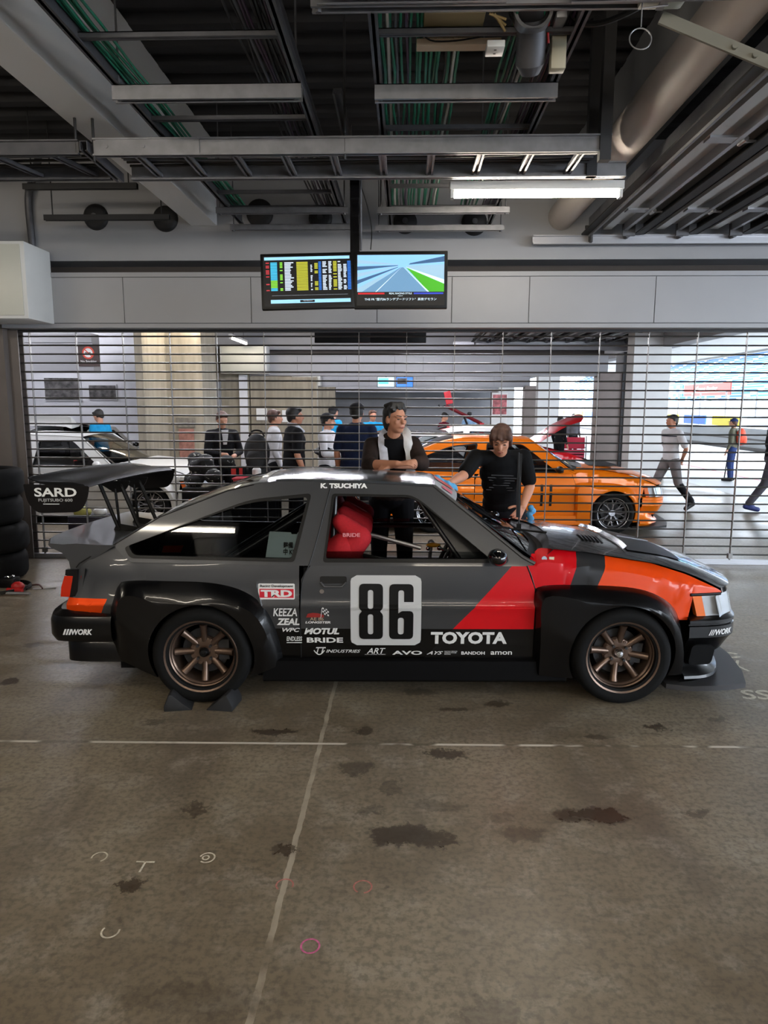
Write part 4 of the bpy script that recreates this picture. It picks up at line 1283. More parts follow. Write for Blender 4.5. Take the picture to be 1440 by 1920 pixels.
        def hnd(b, s):
            b.plate(rrect(-.525, -.372, .698, .738, .012), (), lambda u, v, w: (u, s * (side_y(u, v) - .018 + w), v), .021)
        hs = both(hnd, 'door_handle', M_black, smooth=30)
        hl_ = both(lambda b, s: b.tube([(-.522, s * (side_y(0, .69) + .003), .705), (-.50, s * (side_y(0, .69) + .006), .680), (-.40, s * (side_y(0, .69) + .006), .680), (-.375, s * (side_y(0, .69) + .003), .705)], .008, 8), 'handle_lip', P.get('frame', body))
        lk = both(lambda b, s: b.tube([(-.514, s * (side_y(0, .655) - .004), .652), (-.514, s * (side_y(0, .655) + .004), .652)], .013, 12), 'door_lock', M_chrome)
        if P.get('open_door'):
            for o_ in (hs, hl_, lk): o_[1].data.transform(OD)
    # wheels
    rim = P['rim']; kd = P.get('wheel', 'eight')
    for x in (1.2, -1.2):
        wheel(car, (x, -.862, .285), rim, False, kd); wheel(car, (x, .862, .285), rim, True, kd)
    if wing:
        ZW = 1.243
        def foil(y):
            k = .016 * (1 - (y / .8) ** 2)
            pr = [(0, .0), (.02, .016), (.08, .026), (.17, .028), (.26, .03), (.315, .042), (.325, .052), (.325, .044), (.26, .018), (.17, .004), (.08, -.006), (.02, -.008)]
            return [(-1.815 - c, y, ZW + z * 1.1 + k) for c, z in pr]
        b = MB(); ys = [-.79 + 1.58 * i / 16 for i in range(17)]
        V = b.grid([foil(y) for y in ys], closed=True); b.bm.faces.new(V[0]); b.bm.faces.new(V[-1][::-1])
        wg = cb(b, 'rear_wing', M_carbon, smooth=50)
        for s in (-1, 1):
            b = MB(); b.plate(rpoly([(-2.165, 1.262, .01), (-1.80, 1.252, .01), (-1.815, 1.17, .06), (-1.86, 1.105, .05), (-2.10, 1.098, .06), (-2.15, 1.16, .04)]), (), lambda u, v, w: (u, s * (.794 + w), v), .006)
            ep = cb(b, 'end_plate', mat('end_plate_black', '#0b0809', .55, spec=.15), parent=wg, smooth=30)
            if s < 0:
                text('lettering', 'SARD', M_decal, ep, lambda u, v: (-2.105 + u, -.8025, 1.192 + v + u * .0), .235, .050, bold=.025, cuts=0)
                text('lettering', 'FUJITSUBO 600', mat('grey_vinyl', '#9a9a9a', .5), ep, lambda u, v: (-2.085 + u, -.8025, 1.160 + v), .19, .022, bold=.02)
                b = MB(); b.bx(-2.06, -1.97, -.8025, -.802, 1.149, 1.153); b.build('lettering_rule', M_decal, ep, smooth=0)
        for s in (-1, 1):
            b = MB(); y = s * .17
            b.plate(rpoly([(-2.03, 1.232, .01), (-1.80, 1.232, .01), (-1.83, 1.17, .03), (-1.90, 1.15, .02), (-1.96, 1.19, .03)]), (), lambda u, v, w: (u, y - .004 + w, v), .008)
            b.plate(rpoly([(-1.93, .90, .01), (-1.73, .90, .01), (-1.735, .925, .01), (-1.90, .955, .02)]), (), lambda u, v, w: (u, y - .004 + w, v), .008)
            b.box((-1.83, y, .906), (.20, .05, .008))
            b.tube([(-2.0, y, 1.215), (-1.895, y, .93)], .013, 8); b.tube([(-1.86, y, 1.20), (-1.755, y, .92)], .013, 8); b.tube([(-1.90, y, 1.18), (-1.885, y, .94)], .009, 8)
            for (x, z) in ((-2.0, 1.213), (-1.86, 1.2), (-1.893, .928), (-1.758, .92)): b.tube([(x, y - .012, z), (x, y + .012, z)], .012, 8)
            cb(b, 'wing_stand', M_black, parent=wg, smooth=30)
    return car

HERO_T = (0.02, 4.63, 0.0); HERO_R = math.radians(1.8)
M_side = livery_side()
gun = paint('gunmetal_paint', '#464749', .45, .36)
hero = make_car('race_car', 'dark grey hatchback race car number 86 with red and orange nose and tall rear wing', HERO_T, HERO_R,
                dict(body=M_side, frame=gun, roof=mat('gunmetal_roof', '#3a3b3d', .14, .0, spec=.22), hatch=gun, tail=paint('gunmetal_tail', '#4b4c4e', .5, .3), flare=mat('arch_black', '#050506', .28, coat=.35, spec=.25), skirt=mat('skirt_black', '#050506', .6, spec=.12), hood=M_hood,
                     bumper=mat('bumper_black', '#070708', .28, coat=.3, spec=.25), splitter=mat('splitter_grey', '#3b3b3e', .4), rim=M_bronze, open_door=84, sun=mat('pale_sun_strip', '#a5a7aa', .35)), wing=True)
# ---------------------------------------------------------------- lettering on the race car
def on_side(x0, z0, off=.004, s=-1):
    return lambda u, v: (x0 + u, s * (side_y(min(x0 + u, .65), z0 + v) + off), z0 + v)
def kid(par, nm): return [c for c in kids(par) if c.name.split('.')[0] == nm]
def near(par, nm):
    """the copy of a part on the side that faces the room (right side)"""
    return min(kid(par, nm), key=lambda o: sum(v.co.y for v in o.data.vertices) / len(o.data.vertices))
D, Q = near(hero, 'door'), near(hero, 'quarter_panel')
FB, RB, RF = kid(hero, 'front_bumper')[0], kid(hero, 'rear_bumper')[0], kid(hero, 'roof')[0]
FE = near(hero, 'front_fender')
def strip_plate(nm, x0, x1, z0, z1, m, par, off, r=.0, zs=None):
    b = MB()
    n = 24
    zs = sorted(set([z0 + (z1 - z0) * i / n for i in range(n + 1)] + [z for z in (.545, .5555, .5625, .578) if z0 < z < z1]))
    rows = []
    for z in zs:
        e = min(z - z0, z1 - z)
        d = r - math.sqrt(max(0, r * r - (r - e) ** 2)) if e < r else 0
        rows.append([(x, -(side_y(min(x, .65), z) + off), z) for x in (x0 + d, x0 + (x1 - x0) * .33, x0 + (x1 - x0) * .66, x1 - d)])
    b.grid(rows)
    return b.build(nm, m, par, smooth=30)
M_num = mat('number_plate_white', '#b9b9b8', .5)
plate = strip_plate('number_panel', -.351, .053, .329, .744, M_num, D, .0025, .035)
def digit(outer, holes):
    k = .000691
    cv = lambda p: (-.351 + (p[0] - 815) * k, .744 - (p[1] - 5) * k * 1.044)
    o = [cv(p) for p in rpoly(outer, 6)]; hs = [[cv(p) for p in rpoly(h_, 6)] for h_ in holes]
    b = MB(); b.plate(o, hs)
    for z in [.36 + .02 * i for i in range(18)] + [.545, .5555, .5625, .578]:
        bmesh.ops.bisect_plane(b.bm, geom=b.bm.verts[:] + b.bm.edges[:] + b.bm.faces[:], plane_co=(0, z, 0), plane_no=(0, 1, 0))
    for v in b.bm.verts:
        x, z = v.co.x, v.co.y
        v.co = Vector((x, -(side_y(x, z) + .0045), z))
    return b.build('number_digit', M_black, plate, smooth=0)
rr4 = lambda x0, y0, x1, y1, r: [(x0, y0, r), (x1, y0, r), (x1, y1, r), (x0, y1, r)]
digit([(885, 70, 42), (1083, 70, 42), (1083, 262, 26), (1058, 288, 10), (1083, 314, 26), (1083, 527, 42), (885, 527, 42), (885, 314, 26), (910, 288, 10), (885, 262, 26)], [rr4(958, 120, 1003, 265, 22), rr4(958, 313, 1003, 485, 22)])
digit([(1135, 72, 42), (1335, 72, 42), (1335, 215, 2), (1257, 215, 2), (1257, 122, 22), (1210, 122, 22), (1210, 305, 2), (1238, 285, 12), (1335, 285, 36), (1335, 527, 42), (1135, 527, 42)], [rr4(1207, 343, 1257, 485, 24)])
U = lambda u: -.350 + (u - 657) * .00303
V_ = lambda v: .743 - (v - 1081) * .003136
def dec(s, u0, u1, v0, v1, par, bold=.02, shear=0.0, m=M_decal, nm='sponsor_lettering', cuts=2, off=.004, **k):
    return text(nm, s, m, par, on_side(U(u0), V_(v1), off), U(u1) - U(u0), V_(v0) - V_(v1), bold, shear, cuts, **k)
dec('TOYOTA', 809, 954, 1186, 1210, D, .045, cuts=6)
dec('MOTUL', 568.5, 635, 1179, 1191.6, D, .05, .25)
dec('BRIDE', 573, 642, 1198, 1208, D, .03)
dec('TT', 590, 609, 1217, 1230, D, .02, .35); dec('INDUSTRIES', 609, 675, 1222, 1228, D, .01, .35)
b = MB(); b.tube([(U(586 + 20 * t), -(side_y(0, .27) + .004), V_(1224 + 8 * math.sin(t * PI))) for t in [i / 10 for i in range(11)]], .003, 5); b.build('sponsor_swoosh', M_decal, D)
dec('ART', 687, 723, 1218.6, 1230, D, .01, .35); dec('AUTO RACING TECHNIC', 683, 723, 1230.6, 1232.4, D, 0)
dec('AVO', 736, 793, 1224, 1232, D, .03)
dec('AYS', 801.6, 833, 1224.6, 1231.4, D, .02, .5); dec('RACING SERVICE\nDESIGN SYSTEM\nRACING', 836, 860, 1224, 1231.6, D, .01)
dec('BANDOH', 868, 913, 1225, 1231.5, D, .03); dec('amon', 924, 965, 1224.5, 1231.4, D, .015)
strip_plate('sponsor_panel', U(483), U(552), V_(1125), V_(1096), M_decal, Q, .003, .006)
tp = kid(Q, 'sponsor_panel')[0]
strip_plate('sponsor_field', U(485.6), U(550), V_(1122), V_(1105.6), mat('trd_red', '#c01228', .5), tp, .0045)
dec('Racing Development', 487, 549, 1098, 1104, tp, .02, m=M_black, off=.005); dec('TRD', 488, 547, 1107.5, 1120.5, tp, .05, off=.006)
dec('KEEZA', 511, 556, 1140, 1156, Q, .02, .2); dec('ZEAL', 517, 560, 1160, 1173.5, Q, .04, .2); dec('WPC', 527, 560.5, 1179, 1187, Q, .03, .3); dec('ENDLESS', 534.6, 564, 1196, 1205, Q, .02, .15)
b = MB(); b.bx(U(535), U(564), -.795, -.794, V_(1207.6), V_(1206.4)); b.build('sponsor_rule', M_decal, Q, smooth=0)
dec('AE 86', 580, 606, 1158, 1164, D, .01, m=mat('pale_gold_vinyl', '#a5937a', .5)); dec('LONGSTER', 571, 619, 1165.5, 1170, D, .04, .2)
b = MB(); b.plate([(U(x), V_(y)) for x, y in ((573, 1158), (576, 1151), (586, 1149), (596, 1150), (606, 1153), (607, 1158))], (), lambda u, v, w: (u, -(side_y(u, v) + .004), v)); b.build('club_emblem', mat('dark_red_vinyl', '#8c2420', .5), D, smooth=0)
b = MB()
for i in range(4):
    for j in range(4):
        if (i + j) % 2 == 0: b.plate([(U(604 + i * 3 + a * 3), V_(1138 + j * 3.4 + i * 1.2 + c * 3)) for a, c in ((0, 0), (1, .3), (1, 1.3), (0, 1))], (), lambda u, v, w: (u, -(side_y(u, v) + .004), v))
b.plate([(U(603), V_(1139)), (U(604), V_(1139)), (U(601), V_(1160)), (U(600), V_(1160))], (), lambda u, v, w: (u, -(side_y(u, v) + .004), v)); b.build('checkered_flag', M_decal, D, smooth=0)
# bumpers
text('sponsor_lettering', 'WORK', M_decal, RB, lambda u, v: (-1.945 + u, -.8165, .398 + v), .12, .034, .04, .25)
b = MB()
for k in range(3): b.plate([(-1.995 + k * .016, .398), (-1.985 + k * .016, .398), (-1.972 + k * .016, .432), (-1.982 + k * .016, .432)], (), lambda u, v, w: (u, -.8165, v))
b.build('sponsor_bars', M_decal, RB, smooth=0)
fpath = resample(smooth_line([(1.59, -.808, 0), (1.78, -.79, 0), (1.91, -.70, 0), (1.985, -.45, 0), (2.03, 0, 0)], 2), 80)
def onf(u, v):
    s_ = .115 + u
    L = 0
    for a, c in zip(fpath, fpath[1:]):
        d = (c - a).length
        if L + d >= s_:
            p = a.lerp(c, (s_ - L) / d); n = Vector(((c - a).y, -(c - a).x, 0)).normalized(); return (p.x + n.x * .003, p.y + n.y * .003, .398 + v - .03 * (p.y + .8))
        L += d
text('sponsor_lettering', '///WORK', M_decal, FB, onf, .175, .034, .03, .25)
rz_ = lambda u: interp(u, RAIL)
text('driver_lettering', 'K. TSUCHIYA', mat('bright_white_vinyl', '#f0f0ee', .6, spec=.2), near(hero, 'window_frame'), lambda u, v: (-.535 + u, -(GH(1.217 + v) + .004), 1.217 + v), .275, .028, .05)
b = MB(); b.tube([(.757, -(side_y(.757, .835) - .002), .835), (.757, -(side_y(.757, .835) + .003), .835)], .015, 16); b.build('round_sticker', mat('pale_blue_sticker', '#9fb4c2', .5), FE)
b = MB(); b.box((.80, -(side_y(.80, .833) + .001), .833), (.028, .004, .024)); b.build('square_sticker', mat('cream_sticker', '#c9c3ae', .5), FE, smooth=0)
# red flash and mark on the sun strip
ws = kid(hero, 'windscreen')[0]; ss = kid(ws, 'sun_strip')[0]
def onws(t, v):
    xe = .134 + (.70 - .134) * t; ze = 1.236 + (.835 - 1.236) * t; ye = GH(ze) - .01
    y = v * ye
    return (xe + (.03 + .10 * t) * (1 - v * v) + .003, y, ze + .026 * (1 - v * v) * (1 - t) + .012 * t * (1 - v * v) + .004 - .03 * (y + .8))
b = MB(); b.grid([[onws(t, v) for t in (.0, .06, .12, .18)] for v in (-.45, -.2, .05, .3, .6)]); b.build('sun_strip_flash', mat('strip_red', '#b8433c', .5), ss)
b = MB(); b.grid([[onws(t, v) for t in (.07, .17)] for v in (-.80, -.70, -.62)]); b.build('sun_strip_mark', mat('strip_pink', '#c2606c', .5), ss)
# raised wiper and its arm
b = MB(); b.box((0, 0, .01), (.03, .03, .05)); b.tube([(0, 0, .02), (.004, .006, .20), (-.004, 0, .36)], .006, 6)
b.tube([(.002, 0, .06), (-.014, 0, .53)], .004, 6); b.bx(-.020, .008, -.003, .003, .08, .52)
b.xf(Matrix.Translation((.775, .12, .855)))
b.build('raised_wiper', M_black, hero)
b = MB(); b.tube([(.86, -.35, .915), (.62, -.30, .93), (.42, -.12, 1.03)], .007, 6); b.build('wiper', M_black, hero)
# wheel chocks and floor kit by the car
def hw(x, y, z=0): 
    return (HERO_T[0] + x * math.cos(HERO_R) - y * math.sin(HERO_R), HERO_T[1] + x * math.sin(HERO_R) + y * math.cos(HERO_R), z)
M_chock = mat('chock_rubber', '#18181a', .7)
for (x, s, lab) in ((-1.355, -1, 'black rubber wheel chock behind the rear wheel of the grey race car'), (-1.045, 1, 'black rubber wheel chock in front of the rear wheel of the grey race car')):
    b = MB(); b.plate([(-.075 * s, 0), (-.06 * s, .012), (.045 * s, .085), (.068 * s, .085), (.085 * s, 0)] if False else [(.08 * s, 0), (.08 * s, .03), (.05 * s, .095), (.035 * s, .095), (-.03 * s, .035), (-.075 * s, .0)], (), lambda u, v, w: (u, w - .09, v), .16)
    o = b.build('wheel_chock', M_chock, smooth=30, bevel=.004)
    o.location = hw(x - .03 * s, -.86); o.rotation_euler = (0, 0, HERO_R - .15 * s); tag(o, lab, 'wheel chock')
# ---------------------------------------------------------------- people
SKIN = mat('skin', '#bd8a70', .55)
SKIN2 = mat('skin_tanned', '#b37c61', .55)
def cloth(nm, c, r=.85, n=.18): return mat(nm, c, r, noise=n, nscale=9, bump=.15, spec=.15)
HAIRG = mat('hair_grey_black', '#1d1b1a', .6, noise=.9, nscale=40, stretch=(1, 1, .3))
HAIRB = mat('hair_brown', '#4a2f24', .6, noise=.4, nscale=40, stretch=(1, 1, .3))
HAIRK = mat('hair_black', '#15120f', .6)
M_lip = mat('lip', '#8a4a40', .5)
M_eye = mat('eye_dark', '#120d0b', .2)

def remesh(b, nm, m, parent, vox, it=6):
    o = b.build(nm, m, parent, smooth=0, weld=False)
    r = o.modifiers.new('r', 'REMESH'); r.mode = 'VOXEL'; r.voxel_size = vox; r.use_smooth_shade = True
    s = o.modifiers.new('s', 'SMOOTH'); s.factor = .5; s.iterations = it
    # the parent must not shift the baked mesh
    bake(o, 0)
    for p in o.data.polygons: p.use_smooth = True
    return o

def hand(b, w, d, up, k=1.0, curl=.35, left=False):
    """palm with four fingers and a thumb; w wrist, d pointing direction, up back of the hand"""
    w, d, up = Vector(w), Vector(d).normalized(), Vector(up).normalized()
    side = d.cross(up).normalized(); up = side.cross(d).normalized()
    s = -1 if left else 1
    for e in (-.022, 0, .022):
        b.cone(w + side * e * .6 * k, w + d * .075 * k + side * e * 1.2 * k, .016 * k, .013 * k, 8)
    for i, (e, L) in enumerate(((-.033, .060), (-.0115, .072), (.0115, .067), (.033, .052))):
        p = w + d * .080 * k + side * e * k
        dd = (d + side * e * 3).normalized()
        for j in range(3):
            a = curl * (j + .6)
            q = p + (dd * math.cos(a) - up * math.sin(a)) * (L * (.45, .32, .23)[j]) * k
            b.cone(p, q, (.0092 - .0008 * j) * k, (.0086 - .0008 * j) * k, 8); p = q
    p = w + d * .022 * k - side * s * .022 * k
    for L, f in ((.038, .9), (.030, 1.3), (.024, 1.7)):
        q = p + (d * f * .55 - side * s * .8 / f - up * .25).normalized() * L * k
        b.cone(p, q, .0125 * k, .0105 * k, 8); p = q

def human(label, loc, rz, H=1.68, skin=SKIN, shirt=None, pants=None, shoe=None, sleeve='short', hair=HAIRK, style='short', cap=None, J=None, yaw=0.0, pitch=0.0, fat=1.0,
          vox=.012, face=False, fingers=True, group=None, grip=None):
    k = H / 1.70
    D = dict(head=(0, -.015, 1.585), neck=(0, .01, 1.46), chest=(0, .0, 1.27), waist=(0, .01, 1.05), pelvis=(0, .015, .93),
             shR=(-.185, .01, 1.385), elR=(-.245, .035, 1.11), wrR=(-.25, -.06, .87), shL=(.185, .01, 1.385), elL=(.245, .035, 1.11), wrL=(.25, -.06, .87),
             hipR=(-.095, .01, .89), knR=(-.10, -.01, .49), anR=(-.10, .02, .085), hipL=(.095, .01, .89), knL=(.10, -.01, .49), anL=(.10, .02, .085),
             toeR=(-.12, -.15, .035), toeL=(.12, -.15, .035))
    D = {a: Vector(v) * k for a, v in D.items()}
    for a, v in (J or {}).items(): D[a] = Vector(v)
    g = lambda a: D[a]
    HR = Matrix.Rotation(yaw, 3, 'Z') @ Matrix.Rotation(pitch, 3, 'X')
    hp = lambda x, y, z: g('head') + HR @ (Vector((x, y, z)) * k)
    b = MB()
    # head and neck (one surface with the body)
    b.ball(hp(0, .014, .028), (.076 * k, .093 * k, .088 * k), 18, 12, HR); b.ball(hp(0, -.022, -.02), (.063 * k, .070 * k, .085 * k), 16, 12, HR)
    b.ball(hp(0, -.050, -.078), (.036 * k, .034 * k, .03 * k), 12, 8, HR)
    b.cone(hp(0, -.088, .012), hp(0, -.108, -.022), .010 * k, .015 * k, 10)
    b.ball(hp(0, -.082, -.058), (.024 * k, .014 * k, .013 * k), 10, 8, HR)
    for s in (-1, 1):
        b.ball(hp(.074 * s, .012, -.005), (.012 * k, .022 * k, .032 * k), 10, 8, HR)
        b.ball(hp(.036 * s, -.068, -.018), (.022 * k, .016 * k, .018 * k), 10, 8, HR)
        b.cone(hp(.012 * s, -.089, .026), hp(.05 * s, -.076, .028), .011 * k, .010 * k, 8)
    b.cone(g('neck') + Vector((0, .01, -.05)) * k, hp(0, .016, -.05), .058 * k, .052 * k)
    for s in 'RL':
        b.cone(g('neck') + Vector((0, .012, -.035)) * k, g('sh' + s), .05 * k, .052 * k)
        b.cone(g('sh' + s), g('el' + s), .052 * k, .040 * k); 
        m_ = g('el' + s).lerp(g('wr' + s), .3)
        b.cone(g('el' + s), m_, .040 * k, .041 * k); b.cone(m_, g('wr' + s), .041 * k, .027 * k)
        b.cone(g('hip' + s), g('kn' + s), .07 * k, .050 * k); b.cone(g('kn' + s), g('an' + s), .050 * k, .034 * k); b.cone(g('an' + s), g('toe' + s), .038 * k, .03 * k)
        d = (g('wr' + s) - g('el' + s)).normalized()
        gd, gu = (grip or {}).get(s, (d, None))
        gd = Vector(gd)
        if gu is None: gu = Vector((1 if s == 'L' else -1, -.2, .0))
        if abs(gd.normalized().dot(Vector(gu).normalized())) > .95: gu = Vector((0, -1, 0))
        if fingers: hand(b, g('wr' + s), gd, gu, k, left=(s == 'L'))
        else:
            b.cone(g('wr' + s), g('wr' + s) + gd.normalized() * .09 * k, .032 * k, .034 * k)
            for e in range(4): b.cone(g('wr' + s) + gd.normalized() * .09 * k, g('wr' + s) + gd.normalized() * (.155 - .01 * abs(e - 1)) * k + Vector((0, .018 * (e - 1.5), -.015)), .010, .009, 6)
    b.cone(g('chest'), g('waist'), .075 * k, .075 * k); b.cone(g('waist'), g('pelvis'), .075 * k, .08 * k); b.cone(g('neck') + Vector((0, .01, -.06)) * k, g('chest'), .05 * k, .075 * k)
    for s in 'RL': b.cone(g('chest'), g('sh' + s), .06 * k, .045 * k); b.cone(g('pelvis'), g('hip' + s), .07 * k, .075 * k)
    root = remesh(b, 'person', skin, None, vox, 3 if vox < .009 else 2)
    root.location = loc; root.rotation_euler = (0, 0, rz)
    tag(root, label, 'person', group)
    # shirt
    b = MB(); f = fat
    R_ = lambda a, c, rx, ry, rz_: b.ball(a.lerp(c, .5), (rx * k * f, ry * k * f, rz_ * k), 18, 12)
    ax = (g('shL') - g('shR')); 
    tw = math.atan2(ax.y, ax.x)
    RT = Matrix.Rotation(tw, 3, 'Z')
    up_ = (g('neck') - g('pelvis')).normalized()
    q = Vector((0, 0, 1)).rotation_difference(up_).to_matrix() @ RT
    for t, rx, ry, rr in ((.98, .10, .072, .06), (.86, .165, .098, .10), (.70, .178, .115, .13), (.50, .168, .112, .13), (.30, .162, .115, .12), (.12, .168, .118, .10), (.02, .172, .12, .08)):
        sp = [g('pelvis'), g('waist'), g('chest'), g('neck') + Vector((0, 0, -.03)) * k]
        L = [(sp[i + 1] - sp[i]).length for i in range(3)]; d_ = t * sum(L); i = 0
        while i < 2 and d_ > L[i]: d_ -= L[i]; i += 1
        b.ball(sp[i].lerp(sp[i + 1], d_ / L[i]), (rx * k * f, ry * k * f, rr * k * 1.1), 20, 12, q)
    for s in 'RL':
        b.cone(g('neck') + Vector((0, .012, -.055)) * k, g('sh' + s) + Vector((0, 0, -.005)), .062 * k, .068 * k)
        e = g('el' + s)
        if sleeve == 'short':
            b.cone(g('sh' + s), g('sh' + s).lerp(e, .78), .070 * k, .064 * k)
        elif sleeve == 'long':
            b.cone(g('sh' + s), e, .066 * k, .052 * k); b.cone(e, e.lerp(g('wr' + s), .94), .052 * k, .038 * k)
        elif sleeve == 'elbow':
            b.cone(g('sh' + s), e, .070 * k, .064 * k); b.cone(e, e.lerp(g('wr' + s), .12), .064 * k, .06 * k)
    remesh(b, 'shirt', shirt, root, vox * 1.15, 5)
    # trousers, shoes
    b = MB()
    b.ball(g('pelvis') + Vector((0, .0, -.02)) * k, (.165 * k * f, .118 * k * f, .10 * k), 18, 12, RT)
    for s in 'RL':
        b.cone(g('pelvis').lerp(g('hip' + s), .6), g('hip' + s), .10 * k, .102 * k); b.cone(g('hip' + s), g('kn' + s), .102 * k, .072 * k); b.cone(g('kn' + s), g('an' + s) + Vector((0, 0, .02)), .072 * k, .058 * k)
    remesh(b, 'trousers', pants, root, vox * 1.2, 4)
    for s in 'RL':
        b = MB()
        a, t = g('an' + s), g('toe' + s)
        hd = (t - a); hd.z = 0; hd.normalize()
        b.cone(a - hd * .045 * k + Vector((0, 0, -.035 * k)), t + Vector((0, 0, .008)), .045 * k, .042 * k); b.cone(a + Vector((0, 0, .01)), a + hd * .05 - Vector((0, 0, .03)), .05 * k, .045 * k)
        zmin = min(v.co.z for v in b.bm.verts); base = min(a.z, t.z) - .035 * k
        for v in b.bm.verts: v.co.z = max(v.co.z, max(base, 0.0) if base > .1 else 0.0)
        remesh(b, 'shoe', shoe or M_black, root, vox * 1.1, 2)
    # hair
    b = MB()
    if style != 'none':
        b.ball(hp(0, .030 if style != 'swept' else .040, .044 if style != 'swept' else .050), (.086 * k, .095 * k if style != 'swept' else .088 * k, .088 * k), 20, 12, HR)
        if style == 'full':
            for s in (-1, 1):
                b.ball(hp(.064 * s, .030, .005), (.028 * k, .060 * k, .072 * k), 14, 10, HR)
                b.ball(hp(.058 * s, -.050, .062), (.034 * k, .034 * k, .036 * k), 12, 8, HR)
                b.cone(hp(.074 * s, -.012, .05), hp(.080 * s, -.022, -.022), .02 * k, .012 * k, 8)
            for i in range(9):
                x = -.064 + i * .016
                b.cone(hp(x * .9, -.035, .095), hp(x * 1.12, -.086 + abs(x) * .25, .060 - .010 * (i % 3)), .026 * k, .011 * k, 8)
            b.ball(hp(0, .085, -.02), (.066 * k, .034 * k, .07 * k), 14, 10, HR)
            b.ball(hp(0, .0, .075), (.074 * k, .075 * k, .058 * k), 16, 10, HR)
        elif style == 'swept':
            b.ball(hp(0, .085, -.03), (.064 * k, .032 * k, .075 * k), 14, 10, HR)
            for s in (-1, 1):
                b.ball(hp(.062 * s, .045, .0), (.024 * k, .046 * k, .070 * k), 14, 10, HR)
                b.ball(hp(.052 * s, -.012, .080), (.032 * k, .045 * k, .036 * k), 12, 8, HR)
                b.cone(hp(.071 * s, -.015, .06), hp(.076 * s, -.018, .015), .012 * k, .007 * k, 8)
            for i in range(8):
                x = -.06 + i * .017
                b.cone(hp(x * .8, -.02, .115), hp(x * 1.1 - .02, -.070 + abs(x) * .35, .092 - .014 * (i % 3)), .022 * k, .006 * k, 8)
                b.cone(hp(x * .8, .0, .118), hp(x * 1.2, .05, .128 - abs(x) * .3), .026 * k, .014 * k, 8)
        else:
            b.ball(hp(0, .075, -.005), (.068 * k, .036 * k, .07 * k), 14, 10, HR)
            for s in (-1, 1): b.ball(hp(.066 * s, .03, .01), (.02 * k, .05 * k, .05 * k), 12, 8, HR)
            b.cone(hp(-.05, -.052, .085), hp(.05, -.052, .085), .026 * k, .026 * k, 10)
        remesh(b, 'hair', hair, root, vox, 1 if style != 'short' else 2)
    if cap is not None:
        b = MB()
        rows = []
        for i in range(9):
            t = PI / 2 * i / 8
            rows.append([hp(.092 * math.cos(t) * math.cos(a), .022 + .106 * math.cos(t) * math.sin(a), .048 + .088 * math.sin(t)) for a in [2 * PI * j / 24 for j in range(24)]])
        b.grid(rows, closed=True)
        b.grid([[hp(.078 * math.cos(a) * (1 - .25 * u), -.062 - .075 * u * math.sin(a), .052 - .018 * u) for a in [PI * j / 12 for j in range(13)]] for u in (0, .33, .66, 1)])
        b.build('cap', cap, root, solid=.004 * k, smooth=50)
    if face:
        for s in (-1, 1):
            b = MB(); b.ball(hp(.031 * s, -.083, .004), (.013 * k, .006 * k, .0048 * k), 12, 8, HR); b.build('eye', M_eye, root)
            b = MB(); b.cone(hp(.014 * s, -.096, .028), hp(.048 * s, -.084, .032), .0042 * k, .0032 * k, 8); b.build('eyebrow', hair, root)
        b = MB(); b.cone(hp(-.020, -.093, -.058), hp(.020, -.093, -.058), .0045 * k, .0045 * k, 8); b.ball(hp(0, -.096, -.060), (.014 * k, .004 * k, .007 * k), 10, 8, HR); b.build('lips', M_lip, root)
    return root

# --- man with towel leaning on the roof
LX, LY = -.10, 5.85
rel = lambda x, y, z: (x - LX, y - LY, z)
JA = dict(head=rel(-.078, 5.60, 1.588), neck=rel(-.098, 5.67, 1.462), chest=rel(-.11, 5.76, 1.28), waist=rel(-.115, 5.82, 1.06), pelvis=rel(-.12, 5.86, .94),
          shR=rel(-.275, 5.70, 1.375), shL=rel(.06, 5.68, 1.385), elR=rel(-.285, 5.44, 1.235), wrR=rel(-.06, 5.24, 1.262), elL=rel(.13, 5.45, 1.25), wrL=rel(-.07, 5.30, 1.245),
          hipR=rel(-.21, 5.88, .90), hipL=rel(-.02, 5.87, .90), knR=rel(-.22, 5.86, .49), knL=rel(.0, 5.84, .49), anR=rel(-.22, 5.90, .085), anL=rel(.01, 5.88, .085), toeR=rel(-.26, 5.73, .035), toeL=rel(.04, 5.71, .035))
mA = human('grey haired person with a white towel round the neck leaning on the car roof', (LX, LY, 0), 0, 1.70, SKIN2, cloth('charcoal_shirt', '#2a211e', .85, .5), cloth('black_trousers', '#121216'), M_black, 'elbow', HAIRG, 'swept', None, JA, yaw=.62, pitch=.02, vox=.0065, face=True,
          grip={'R': ((1, -.12, .08), (0, -.3, 1)), 'L': ((-1, -.15, -.1), (0, -.3, 1))})
# black T-shirt front, towel
b = MB()
pa = [rel(-.155, 5.60, 1.43), rel(-.03, 5.585, 1.43), rel(-.02, 5.62, 1.2), rel(-.16, 5.635, 1.2)]
rows = []
for i in range(9):
    t = i / 8
    rows.append([Vector(rel(-.165 + .145 * u, 5.575 + .085 * t + .05 * (u - .5) ** 2 * 4 * .3 - .012, 1.435 - .33 * t)) for u in [j / 6 for j in range(7)]])
b.grid(rows); b.build('undershirt_front', cloth('black_tee', '#0e0e11'), mA, solid=.012, smooth=60)
def towel(pts, w, nm, m):
    b = MB(); pts = smooth_line(pts, 2); rows = []
    for i, p in enumerate(pts):
        d = (pts[min(i + 1, len(pts) - 1)] - pts[max(i - 1, 0)]).normalized()
        side = d.cross(Vector((0, -1, 0.25))).normalized()
        rows.append([p + side * w * (j / 4 - .5) + Vector((0, -.008 * math.cos((j / 4 - .5) * PI) + .006 * math.sin(i * 1.3 + j), 0)) for j in range(5)])
    b.grid(rows)
    return b.build(nm, m, mA, solid=.014, smooth=70)
